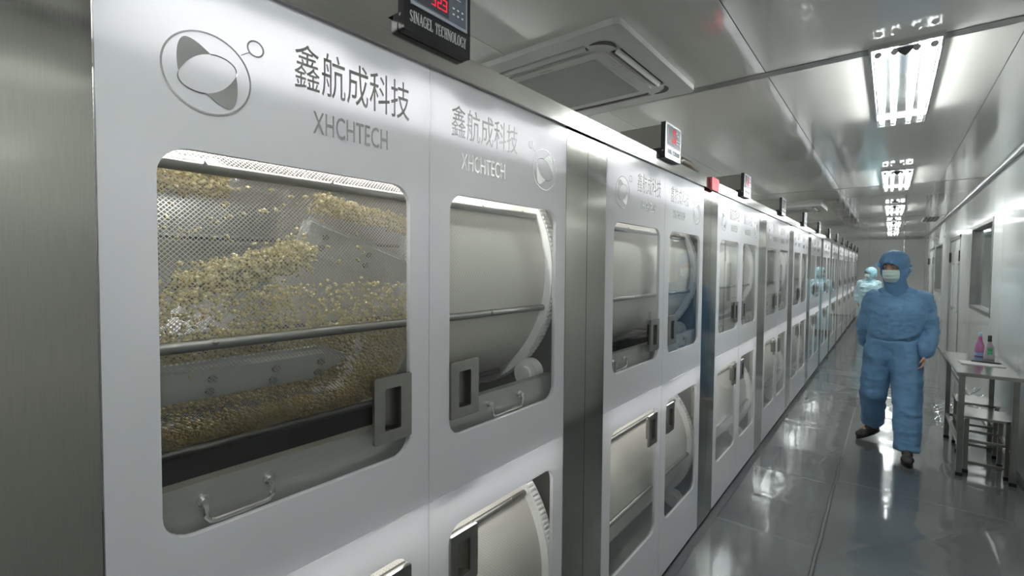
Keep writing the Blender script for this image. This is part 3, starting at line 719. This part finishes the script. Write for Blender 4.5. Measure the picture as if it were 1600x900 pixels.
# ------------------------------------------------------------------ plastic film and seams on the floor
M['film_floor'], fnt, fmx, ft, fg = glass('floor_film', (.86, .87, .87), .9, .09, 1.42)
def sheet(name, x0, x1, y0, y1, seed, label, folds, res=.035):
    nx = max(2, int((x1-x0)/res)); ny = max(2, int((y1-y0)/res)); b = BM()
    def h(x, y):
        z = .0035+.0012*nz(x, y, 2.2, seed)+.0006*nz(x, y, 9, seed+4)
        rg = 1-abs(nz(x, y, 1.7, seed+9))*3
        if rg > .8: z += .003*(rg-.8)/.2
        for (ax, ay, bx_, by, hh) in folds:
            d = Vector((bx_-ax, by-ay)); L = d.length; d /= L; v = Vector((x-ax, y-ay)); t = v.dot(d)
            if -.02 < t < L+.02:
                q = abs(v.x*d.y-v.y*d.x); z += hh*math.exp(-(q/.022)**2)
        return max(z, .0012)
    V = [[b.verts.new((x0+(x1-x0)*i/nx, y0+(y1-y0)*j/ny, h(x0+(x1-x0)*i/nx, y0+(y1-y0)*j/ny))) for i in range(nx+1)] for j in range(ny+1)]
    for j in range(ny):
        for i in range(nx): b.faces.new((V[j][i], V[j][i+1], V[j+1][i+1], V[j+1][i]))
    o = put(name, mesh(name, b, M['film_floor'], smooth='all')); tag(o, label, 'film', 'clear film laid over the floor'); return o
sheet('floor_film', -.86, -.30, -1.0, 3.24, 2, 'clear film on the floor beside the two nearest cabinets', [(-.86, 2.2, -.3, 2.3, .004)])
sheet('floor_film', -.86, -.30, 3.26, 4.30, 5, 'short clear film sheet on the floor beside the third cabinet', [(-.7, 3.8, -.3, 3.7, .003)])
sheet('floor_film', -.86, -.29, 4.32, 8.9, 8, 'long clear film on the floor along the cabinets past the third one', [(-.88, 7.4, -.3, 7.6, .006), (-.86, 6.6, -.3, 8.4, .006), (-.8, 4.9, -.28, 5.04, .004), (-.86, 5.9, -.3, 5.8, .004)])
sheet('floor_film', -.28, .82, -1.0, 4.42, 11, 'wide clear film on the floor in the right foreground', [(-.19, 3.28, .72, 4.41, .006), (-.19, 3.28, .1, 3.2, .004), (-.25, 4.1, .2, 4.2, .003), (.55, 2.0, .5, 4.3, .004)])
sheet('floor_film', -.28, .82, 4.44, 9.3, 14, 'wide clear film on the floor under the walking person and the table', [(-.28, 7.7, .2, 8.2, .006), (.2, 4.5, .35, 6.6, .004), (-.2, 6.3, .1, 6.5, .004)])
sheet('floor_film', -.86, .82, 9.32, 20.0, 17, 'clear film over the far half of the floor', [(-.8, 11, .7, 11.2, .006), (-.8, 14, .7, 13.7, .006), (-.8, 10.1, .2, 10.3, .005)], .09)
b = BM()
for dx in (-.009, .009): tube(b, [(-.292+dx+.004*nz(0, y, 3, 2), y, .004+.002*nz(dx, y, 9)) for y in [1.5+.05*k for k in range(72)]], .0035, 6)
o = put('taped_seam', mesh('taped_seam', b, pbr('dark_seam', (.05, .05, .05), .5, noise_s=40, noise_amt=.4), smooth='all')); tag(o, 'dark raised double seam running along the floor between the film sheets', 'seam')

# ------------------------------------------------------------------ table, stools and things on the right
M['tub'] = pbr('tube_steel', (.33, .325, .30), .3, 1, noise_s=15, noise_amt=.08)
M['top'] = pbr('worktop_steel', (.43, .43, .41), .16, 1, noise_s=8, noise_amt=.06, bump=.03, bump_s=9)
def sqleg(p0, p1, w, mat=None): b = BM(); bar(b, p0, p1, w); return mesh('leg', b, mat or M['tub'], bevel=.003)
TX0, TX1, TY0, TY1, TZ = .435, .805, 5.12, 6.33, .842
e = empty('work_table', ((TX0+TX1)/2, (TY0+TY1)/2, 0), 'narrow stainless steel table along the right wall', 'table')
cx, cy = (TX0+TX1)/2, (TY0+TY1)/2
b = BM(); bx(b, TX0-cx, TX1-cx, TY0-cy, TY1-cy, TZ-.028, TZ); put('table_top', mesh('table_top', b, M['top'], bevel=.004), e)
for x in (TX0+.035-cx, TX1-.035-cx):
    for y in (TY0+.05-cy, TY1-.08-cy):
        l = put('leg', sqleg((x, y, .03), (x, y, TZ-.028), .036), e); b = BM(); bx(b, x-.021, x+.021, y-.021, y+.021, .0045, .032); put('foot_cap', mesh('foot_cap', b, M['black']), l)
    b = BM(); bar(b, (x, TY0+.07-cy, .24), (x, TY1-.10-cy, .24), .024); put('side_rail', mesh('side_rail', b, M['tub']), e)
b = BM(); bar(b, (TX0+.05-cx, TY1-.08-cy, .24), (TX1-.05-cx, TY1-.08-cy, .24), .024); put('back_rail', mesh('back_rail', b, M['tub']), e)
def stool(x0, x1, y0, y1, z, label):
    cx, cy = (x0+x1)/2, (y0+y1)/2; e = empty('stool', (cx, cy, 0), label, 'stool', 'steel stools under the table'); hx, hy = (x1-x0)/2, (y1-y0)/2
    b = BM(); bx(b, -hx, hx, -hy, hy, z-.02, z); put('seat', mesh('seat', b, M['top'], bevel=.004), e)
    for sx in (-1, 1):
        for sy in (-1, 1):
            p = (sx*(hx-.022), sy*(hy-.022)); l = put('leg', sqleg((*p, .03), (*p, z-.02), .03), e)
            b = BM(); bx(b, p[0]-.018, p[0]+.018, p[1]-.018, p[1]+.018, .0045, .032); put('foot_cap', mesh('foot_cap', b, M['black']), l)
    for zz in (.27, .09):
        for s in ((-1, 1) if zz > .2 else (-1,)):
            b = BM(); bar(b, (-hx+.03, s*(hy-.022), zz), (hx-.03, s*(hy-.022), zz), .02); put('rung', mesh('rung', b, M['tub']), e)
            if zz > .2: b = BM(); bar(b, (s*(hx-.022), -hy+.03, zz), (s*(hx-.022), hy-.03, zz), .02); put('rung', mesh('rung', b, M['tub']), e)
stool(.495, .775, 5.26, 5.62, .47, 'steel stool under the near half of the table')
stool(.495, .775, 5.80, 6.14, .47, 'steel stool under the far half of the table, behind the nearer one')
def bottle(x, y, label, liquid, head, capcol, labelcol):
    e = empty('spray_bottle', (x, y, TZ+.0005), label, 'bottle', 'bottles on the steel table')
    b = BM(); lathe(b, [(.034, 0), (.037, .006), (.036, .04), (.031, .10), (.017, .145), (.013, .16)], n=20); put('bottle_body', mesh('bottle_body', b, liquid, smooth=True), e)
    b = BM(); lathe(b, [(.0372, .008), (.0372, .012), (.0366, .035)], n=20) if labelcol is None else bx(b, -.016, .016, -.040, -.034, .045, .105)
    put('bottle_label', mesh('bottle_label', b, labelcol or pbr('blue_band', (.16, .3, .5), .4), smooth=False), e)
    b = BM(); lathe(b, [(.015, .158), (.016, .175), (.012, .19)], n=14); put('collar', mesh('collar', b, capcol, smooth=True), e)
    if head:
        b = BM(); bx(b, -.010, .012, -.03, .022, .19, .222); bx(b, -.006, .006, -.042, -.03, .203, .214); hd = put('spray_head', mesh('spray_head', b, head, bevel=.004), e)
        b = BM(); tube(b, [(0, -.02, .19), (0, -.03, .175), (0, -.027, .155)], .004, 8); put('trigger', mesh('trigger', b, capcol, smooth=True), hd)
    else:
        b = BM(); lathe(b, [(.013, .188), (.015, .19), (.014, .213), (.006, .217)], n=14); put('cap', mesh('cap', b, capcol, smooth=True), e)
pink = pbr('pink_liquid', (.33, .12, .26), .25, noise_s=10, noise_amt=.1, spec=.6)
pale = pbr('pale_bottle', (.33, .28, .31), .3, noise_s=10, noise_amt=.1)
bottle(.675, 6.20, 'pink spray bottle with a pink and pale blue trigger head on the steel table', pink, pbr('pale_blue_head', (.35, .5, .62), .35), pbr('magenta_collar', (.4, .08, .2), .4), None)
bottle(.722, 6.06, 'squeeze bottle with a green label and black cap on the steel table', pale, None, M['black'], pbr('green_label', (.06, .34, .16), .45, noise_s=60, noise_amt=.3))
b = BM(); bx(b, 0, .27, 0, .20, 0, .006); o = put('paper_stack', mesh('paper_stack', b, pbr('paper', (.38, .38, .37), .6, noise_s=9, noise_amt=.05), bevel=.001), None, (.50, 5.58, TZ+.0005), (0, 0, .06)); tag(o, 'thin stack of white papers on the steel table', 'paper')
b = BM(); cyl(b, (0, 0, 0), (.17, -.03, 0), .0075, n=10); cyl(b, (.17, -.03, 0), (.185, -.033, 0), .0075, .003, n=10); o = put('marker_pen', mesh('marker_pen', b, M['black'], smooth=True), None, (.575, 5.745, TZ+.015)); tag(o, 'black marker pen lying on the papers', 'pen')
fm_ = crumple('film', 30, 26, .40, 1.05, lambda x, y: .01+.30*max(0, (x-.05)/.35)**1.1*(.8+.4*abs(nz(x, y, 5, 31)))+.05*abs(nz(x, y, 11, 40))+.02*nz(x, y, 24, 50), M['film'])
o = put('plastic_wrap', fm_, None, (.42, 6.55, .004)); tag(o, 'crumpled clear plastic wrap piled on the floor behind the table', 'wrap')

# ------------------------------------------------------------------ golden capsules in the first drum
M['gold'] = pbr('golden_capsule', (.95, .82, .44), .10, noise_s=30, noise_amt=.08, spec=.9, coat=.8)
def translucent_gold():
    m = M['gold']; nt = m.node_tree; b = nt.nodes['Principled BSDF']; o = nt.nodes['Material Output']
    t = nt.nodes.new('ShaderNodeBsdfTranslucent'); t.inputs[0].default_value = (1, .90, .55, 1)
    mx = nt.nodes.new('ShaderNodeMixShader'); mx.inputs[0].default_value = .35
    nt.links.new(b.outputs[0], mx.inputs[1]); nt.links.new(t.outputs[0], mx.inputs[2]); nt.links.new(mx.outputs[0], o.inputs[0])
translucent_gold()
def capsules():
    b = BM(); base = BM(); bmesh.ops.create_icosphere(base, subdivisions=1, radius=1)
    bv = [v.co.copy() for v in base.verts]; bf = [[v.index for v in f.verts] for f in base.faces]; base.free()
    cx, cz = FX+DCX, DZU
    verts = []; faces = []
    def add(p, s):
        R = Matrix.Rotation(random.uniform(0, PI), 3, random.choice('XYZ')) @ Matrix.Rotation(random.uniform(0, PI), 3, 'Z'); n = len(verts)
        for v in bv: verts.append(Vector(p)+R @ Vector((v.x*s*1.9, v.y*s, v.z*s)))
        faces.extend([[i+n for i in f] for f in bf])
    def polar(r, a, y): return (cx+r*math.cos(a), y, cz+r*math.sin(a))
    for k in range(7500):          # bed against the front lower wall of the drum
        a = math.radians(random.uniform(-88, -2)); y = random.uniform(.20, .80); d = abs(random.gauss(0, .016))
        if a > math.radians(-14) and random.random() < .55: continue
        if .19 < y < .66 and math.radians(-50) < a < math.radians(-20) and d < .03: d += .035
        add(polar(DR-.011-d, a, y), .0040)
    for k in range(1500):           # carried up in a sloping streak
        t = random.random(); y = .30+.24*t+random.gauss(0, .015); z = 1.615+.07*t+random.gauss(0, .014); x = -1.02+random.gauss(0, .012)
        add((x, y, z), .0042)
    for k in range(900):           # resting on the upper left baffle
        add((-1.19+random.gauss(0, .02), random.uniform(.12, .44), 1.845+random.uniform(-.035, .025)), .0045)
    for k in range(700):           # on the upper right baffle
        t = random.random(); add((-1.11+random.gauss(0, .015), .60+.36*t, 1.80-.05*t+random.uniform(-.01, .035)), .0045)
    for k in range(160):           # falling singly
        add((random.uniform(-1.25, -1.0), random.uniform(.22, .76), random.uniform(1.45, 1.85)), .0045)
    me = bpy.data.meshes.new('capsules'); me.from_pydata([tuple(v) for v in verts], [], faces); me.materials.append(M['gold'])
    for p in me.polygons: p.use_smooth = True
    o = put('capsules', me); tag(o, 'golden translucent capsules tumbling inside the nearest upper drum', 'capsules', None, 'stuff')
capsules()

# ------------------------------------------------------------------ people
def capsule_into(bm, p0, r0, p1, r1, sub=2):
    t = bmesh.new()
    bmesh.ops.create_icosphere(t, subdivisions=sub, radius=r0, matrix=Matrix.Translation(p0))
    bmesh.ops.create_icosphere(t, subdivisions=sub, radius=r1, matrix=Matrix.Translation(p1))
    r = bmesh.ops.convex_hull(t, input=list(t.verts))
    bmesh.ops.delete(t, geom=[v for v in t.verts if not v.link_faces], context='VERTS')
    me = bpy.data.meshes.new('t'); t.to_mesh(me); t.free(); bm.from_mesh(me); bpy.data.meshes.remove(me)
def ellipsoid_into(bm, c, r, rot=None, sub=3):
    m = Matrix.Translation(c) @ (rot.to_4x4() if rot else Matrix.Identity(4)) @ Matrix.Diagonal((*r, 1))
    bmesh.ops.create_icosphere(bm, subdivisions=sub, radius=1, matrix=m)
def bake(ob):
    dg = bpy.context.evaluated_depsgraph_get(); dg.update()
    me = bpy.data.meshes.new_from_object(ob.evaluated_get(dg)); return me
def organic(name, bm, voxel, smooth, mat, wrinkle=None, cutters=(), mat2=None):
    me = bpy.data.meshes.new('t'); bm.to_mesh(me); bm.free(); o = bpy.data.objects.new('t', me); COL.objects.link(o)
    r = o.modifiers.new('r', 'REMESH'); r.mode = 'VOXEL'; r.voxel_size = voxel; r.adaptivity = 0
    s = o.modifiers.new('s', 'SMOOTH'); s.iterations = smooth; s.factor = .5
    cut = []
    for c in cutters:
        cm = bpy.data.meshes.new('c'); c.to_mesh(cm); c.free(); co = bpy.data.objects.new('c', cm); COL.objects.link(co); cut.append(co)
        bo = o.modifiers.new('b', 'BOOLEAN'); bo.operation = 'DIFFERENCE'; bo.object = co; bo.solver = 'EXACT'
    out = bake(o)
    bpy.data.objects.remove(o)
    for c in cut: bpy.data.objects.remove(c)
    out.name = name; out.materials.clear(); out.materials.append(mat)
    if wrinkle:
        ns = [v.normal.copy() for v in out.vertices]
        for v, n_ in zip(out.vertices, ns): v.co += n_*wrinkle(v.co)
    for p in out.polygons: p.use_smooth = True; p.material_index = 0
    return out
def fold(p, sc, sz, off):
    q = Vector((p.x*sc+off, p.y*sc-off, p.z*sz))
    a = noise.noise(q); b_ = noise.noise(q*2.1+Vector((3, 1, 7)))
    return (1-abs(a)*2.2)*.6+(.5-abs(b_))*.5
def person(name, base, J, head_dir, label, cloth, hoodmat, maskmat, extra_shoes, face=True, seed=0):
    V3 = lambda p: Vector(p)
    J = {k: V3(v) for k, v in J.items()}
    c = J['head']; d = V3(head_dir).normalized(); r = d.cross(Vector((0, 0, 1))).normalized(); u = r.cross(d)
    HR = Matrix((r, d, u)).transposed()             # local x = person's right, y = forward, z = up
    hp = lambda x, y, z: c+HR @ Vector((x, y, z))
    skin = pbr('skin_'+name, (.40, .235, .165), .5, noise_s=18, noise_amt=.12)
    # body: one surface
    b = BM()
    ellipsoid_into(b, hp(0, -.012, .025), (.074, .092, .100), HR); ellipsoid_into(b, hp(0, .022, -.045), (.056, .066, .072), HR)
    capsule_into(b, hp(0, .078, .018), .009, hp(0, .098, -.022), .0125); ellipsoid_into(b, hp(0, .072, .034), (.05, .016, .012), HR, 2)
    capsule_into(b, hp(-.075, -.01, .02), .012, hp(-.077, -.018, -.02), .010); capsule_into(b, hp(.075, -.01, .02), .012, hp(.077, -.018, -.02), .010)
    capsule_into(b, c+Vector((0, 0, -.06)), .052, J['neck'], .058)
    ch, pe = J['chest'], J['pelvis']
    sd = (J['shl']-J['shr']).normalized()
    capsule_into(b, ch-sd*.07, .10, ch+sd*.07, .10); capsule_into(b, ch, .10, J['neck']-Vector((0, 0, .06)), .07)
    capsule_into(b, ch, .10, pe, .085); capsule_into(b, pe-sd*.055, .085, pe+sd*.055, .085)
    for s in 'lr':
        capsule_into(b, J['sh'+s], .055, J['el'+s], .042); capsule_into(b, J['el'+s], .042, J['wr'+s], .028)
        capsule_into(b, ch, .07, J['sh'+s], .055)
        capsule_into(b, J['hip'+s], .085, J['kn'+s], .055); capsule_into(b, J['kn'+s], .055, J['an'+s], .036)
        capsule_into(b, J['an'+s], .036, J['an'+s]+(J['toe'+s]-J['an'+s])*.6, .028)
        # hand: palm, four curled fingers, thumb
        w = J['wr'+s]; f = (J['ha'+s]-w).normalized(); side = Vector((0, -1, 0)) - f*f.dot(Vector((0, -1, 0))); side.normalize(); pn = f.cross(side)
        if (s == 'l') == (pn.dot(J['chest']-w) < 0): pass
        inw = (ch-w); inw = inw-f*inw.dot(f); inw = inw-side*inw.dot(side); inw.normalize()
        for q in (-.022, -.008, .008, .022): capsule_into(b, w+f*.012+side*q*.6, .017, w+f*.085+side*q, .0125, 1)
        for q, L in ((.027, .064), (.009, .074), (-.009, .070), (-.026, .054)):
            k0 = w+f*.09+side*q; k1 = k0+f*L*.5+inw*.008+side*q*.12; k2 = k1+f*L*.3+inw*.020; k3 = k2+f*L*.16+inw*.022
            capsule_into(b, k0, .0095, k1, .0088, 1); capsule_into(b, k1, .0088, k2, .008, 1); capsule_into(b, k2, .008, k3, .007, 1)
        t0 = w+f*.03+side*.022; t1 = t0+f*.032+side*.026+inw*.012; t2 = t1+f*.032+side*.008+inw*.012
        capsule_into(b, t0, .013, t1, .0105, 1); capsule_into(b, t1, .0105, t2, .0085, 1)
    body = put(name, organic(name, b, .0055, 2, skin)); tag(body, label, 'person')
    def child(nm, me, lab=None):
        o = put(nm, me, body)
        if lab: o['label'] = lab
        return o
    # jacket: torso bloused at the waist, sleeves gathered at the cuffs
    b = BM()
    wz = pe.z+.165
    wl, wr_ = Vector((pe.x, pe.y, wz))+sd*.075, Vector((pe.x, pe.y, wz))-sd*.075
    for y_ in (-.035, .035):
        o_ = Vector((0, y_, 0))
        capsule_into(b, ch+sd*.085+o_, .118, wl+o_, .112); capsule_into(b, ch-sd*.085+o_, .118, wr_+o_, .112); capsule_into(b, ch+o_, .118, Vector((pe.x, pe.y, wz))+o_, .118)
    capsule_into(b, ch+sd*.10+Vector((0, 0, .06)), .095, J['neck']-Vector((0, 0, .03)), .075); capsule_into(b, ch-sd*.10+Vector((0, 0, .06)), .095, J['neck']-Vector((0, 0, .03)), .075)
    for s in 'lr':
        capsule_into(b, J['sh'+s]+(ch-J['sh'+s])*.25, .088, J['sh'+s], .080); capsule_into(b, J['sh'+s], .080, J['el'+s], .071)
        cu = J['el'+s]+(J['wr'+s]-J['el'+s])*.82
        capsule_into(b, J['el'+s], .071, cu, .063); capsule_into(b, cu, .060, J['wr'+s]-(J['wr'+s]-cu)*.1, .043)
    child('jacket', organic('jacket', b, .010, 9, cloth, lambda p: .016*fold(p, 6, 10, seed)+.007*fold(p, 15, 26, seed+5)))
    # trousers
    b = BM()
    for y_ in (-.012, .012):
        o_ = Vector((0, y_, 0)); capsule_into(b, pe+sd*.075+o_+Vector((0, 0, .10)), .112, J['hipl']+o_, .112); capsule_into(b, pe-sd*.075+o_+Vector((0, 0, .10)), .112, J['hipr']+o_, .112)
        capsule_into(b, pe+sd*.07+o_+Vector((0, 0, .08)), .118, pe-sd*.07+o_+Vector((0, 0, .08)), .118)
    for s in 'lr':
        capsule_into(b, J['hip'+s]+Vector((0, 0, .04)), .122, J['kn'+s], .100)
        an = J['an'+s]; low = J['kn'+s]+(an-J['kn'+s])*.98
        capsule_into(b, J['kn'+s], .100, low, .084)
    cutters = []
    for s in 'lr':
        an = J['an'+s]; ax = (an-J['kn'+s]).normalized(); cb = BM()
        q = Vector((0, 0, 1)).rotation_difference(ax); low = J['kn'+s]+(an-J['kn'+s])*.98
        bmesh.ops.create_cone(cb, cap_ends=True, segments=24, radius1=.14, radius2=.14, depth=.12, matrix=Matrix.Translation(low+ax*.075) @ q.to_matrix().to_4x4()); cutters.append(cb)
    child('trousers', organic('trousers', b, .010, 6, cloth, lambda p: .013*fold(p, 6, 8, seed+11)+.012*max(0, 1-p.z/.8)*fold(p, 6, 20, seed+17), cutters))
    # shoes
    for s in 'lr':
        an, toe, heel = J['an'+s], J['toe'+s], J['heel'+s]; b = BM()
        capsule_into(b, heel+Vector((0, 0, .012)), .036, toe, .034); capsule_into(b, heel+Vector((0, 0, .035)), .036, heel+(toe-heel)*.55+Vector((0, 0, .028)), .040)
        capsule_into(b, heel+Vector((0, 0, .03)), .038, an+Vector((0, 0, .0)), .043); capsule_into(b, an, .043, an+(J['kn'+s]-an).normalized()*.06, .044); ax = (toe-heel).normalized(); sdv = ax.cross(Vector((0, 0, 1))).normalized()
        capsule_into(b, toe-ax*.05+sdv*.018, .032, toe-ax*.05-sdv*.014, .032)
        zlow = None
        me = organic('shoe', b, .007, 3, extra_shoes); sh = child('shoe', me)
        b = BM(); upv = sdv.cross(ax).normalized()
        P = []
        for k in range(20):
            a = 2*PI*k/20; L = (toe-heel).length/2+.040; cen = (toe+heel)/2
            P.append(cen+ax*L*math.cos(a)+sdv*(.041-.006*math.cos(a+.3))*math.sin(a)-upv*.024)
        A = [b.verts.new(p) for p in P]; B = [b.verts.new(p-upv*.012) for p in P]; b.faces.new(A); b.faces.new(B[::-1])
        for k in range(20): b.faces.new((A[k], A[(k+1) % 20], B[(k+1) % 20], B[k]))
        so = put('sole', mesh('sole', b, M['black']), sh)
    # hood with a face opening
    b = BM()
    ellipsoid_into(b, hp(0, -.018, .040), (.106, .124, .112), HR); ellipsoid_into(b, hp(0, -.02, -.03), (.100, .115, .12), HR)
    capsule_into(b, c+Vector((0, 0, -.075)), .080, J['neck']+Vector((0, .005, -.035)), .088)
    for s in 'lr': capsule_into(b, J['neck']+Vector((0, 0, -.03)), .082, J['neck']+(J['sh'+s]-J['neck'])*.55+Vector((0, 0, -.0)), .070)
    cb = BM(); ellipsoid_into(cb, hp(0, .105, -.036), (.077, .11, .098), HR, 4)
    hood = child('hood', organic('hood', b, .0075, 3, hoodmat, lambda p: .004*fold(p, 11, 13, seed+23), [cb]))
    # visor band and cheek tie
    b = BM(); P = [hp(.098*math.sin(a), .103*math.cos(a)-.012, .068) for a in [math.radians(x) for x in range(-90, 95, 10)]]
    tube(b, P, .003, 8); child('hood_brim', mesh('hood_brim', b, hoodmat, smooth='all'))
    b = BM(); ellipsoid_into(b, hp(.083, .074, .040), (.020, .020, .020), HR, 2); put('snap_tab', mesh('snap_tab', b, pbr('tab_'+name, (.13, .32, .62), .5), smooth='all'), hood)
    b = BM(); ellipsoid_into(b, hp(-.098, -.035, -.035), (.016, .030, .020), HR, 2); ellipsoid_into(b, hp(-.105, -.055, .005), (.012, .022, .012), HR, 2); put('hood_tie', mesh('hood_tie', b, hoodmat, smooth='all'), hood)
    # mask with three pleats
    b = BM(); nu, nv = 16, 28; V = []
    for j in range(nv+1):
        v = j/nv; row = []
        for i in range(nu+1):
            t = (i/nu-.5)*2; a = t*math.radians(74)
            zz = -.010-.108*v; bulge = .020*math.sin(PI*min(1, v*1.15))*(1-abs(t)**1.6)+.0032*math.sin(v*PI*7)*(1-t*t)
            R = .092+bulge-(.030*max(0, v-.6)/.4)
            row.append(b.verts.new(hp((.071+.2*bulge)*math.sin(a)*1.02, R*math.cos(a)*1.0+.012, zz+.012*(1-abs(t))*(1-v)-.0*t)))
        V.append(row)
    for j in range(nv):
        for i in range(nu): b.faces.new((V[j][i], V[j][i+1], V[j+1][i+1], V[j+1][i]))
    mk = mesh('face_mask', b, maskmat, smooth='all'); child('face_mask', mk)
    if face:
        for sx in (-1, 1):
            b = BM(); ellipsoid_into(b, hp(.031*sx, .069, .020), (.0125, .008, .0048), HR, 2); ey = child('eye', mesh('eye', b, pbr('eye_white', (.62, .6, .56), .2), smooth='all'))
            b = BM(); ellipsoid_into(b, hp(.029*sx, .0765, .018), (.0062, .003, .0045), HR, 2); put('iris', mesh('iris', b, pbr('iris', (.015, .01, .008), .2), smooth='all'), ey)
            b = BM(); tube(b, [hp(sx*x, y, z) for x, y, z in ((.012, .083, .036), (.028, .082, .043), (.048, .068, .038))], .0042, 6); child('eyebrow', mesh('eyebrow', b, M['black'], smooth='all'))
    return body
blue = pbr('blue_coverall', (.115, .235, .39), .62, noise_s=5, noise_amt=.12, spec=.3, bump=.25, bump_s=14)
hoodblue = pbr('blue_hood', (.095, .205, .36), .62, noise_s=6, noise_amt=.12, spec=.3, bump=.2, bump_s=18)
maskm = pbr('mask_fabric', (.50, .62, .60), .7, noise_s=30, noise_amt=.05)
shoem = pbr('dark_shoe', (.03, .028, .024), .55, noise_s=30, noise_amt=.3)
person('person', None, dict(
    pelvis=(.03, 5.45, .93), chest=(.055, 5.43, 1.29), neck=(.055, 5.41, 1.47), head=(.020, 5.36, 1.668),
    shl=(.215, 5.42, 1.385), shr=(-.105, 5.45, 1.385), ell=(.272, 5.47, 1.14), wrl=(.248, 5.38, .93), hal=(.236, 5.35, .80),
    elr=(-.165, 5.53, 1.13), wrr=(-.15, 5.62, .93), har=(-.12, 5.66, .82),
    hipl=(.125, 5.44, .86), hipr=(-.055, 5.46, .86), knl=(.145, 5.34, .49), anl=(.150, 5.30, .10), toel=(.160, 5.115, .048), heell=(.150, 5.32, .048),
    knr=(-.095, 5.52, .52), anr=(-.098, 5.80, .165), toer=(-.195, 5.675, .046), heelr=(-.075, 5.815, .095)),
    (-.34, -.88, -.20), 'person in a blue hooded cleanroom suit and pale mask walking towards the camera', blue, hoodblue, maskm, shoem)
pale = pbr('pale_coverall', (.42, .60, .66), .6, noise_s=5, noise_amt=.06)
palehood = pbr('pale_hood', (.30, .52, .60), .6, noise_s=6, noise_amt=.08)
ox, oy = -.40, 14.3
person('person', None, {k: (v[0]+ox, v[1]+oy, v[2]*.93) for k, v in dict(
    pelvis=(0, 0, .93), chest=(0, .0, 1.29), neck=(0, 0, 1.47), head=(.02, -.03, 1.655),
    shl=(.16, 0, 1.385), shr=(-.16, 0, 1.385), ell=(.21, .03, 1.12), wrl=(.20, -.03, .90), hal=(.19, -.06, .78),
    elr=(-.21, .03, 1.12), wrr=(-.20, -.03, .90), har=(-.19, -.06, .78),
    hipl=(.09, 0, .88), hipr=(-.09, 0, .88), knl=(.10, -.02, .49), anl=(.10, 0, .10), toel=(.11, -.19, .05), heell=(.10, .02, .05),
    knr=(-.10, -.02, .49), anr=(-.10, 0, .10), toer=(-.11, -.19, .05), heelr=(-.10, .02, .05)).items()},
    (-.8, -.5, -.1), 'distant person in a pale blue hooded suit behind the walking person', pale, palehood, maskm, shoem, seed=40)
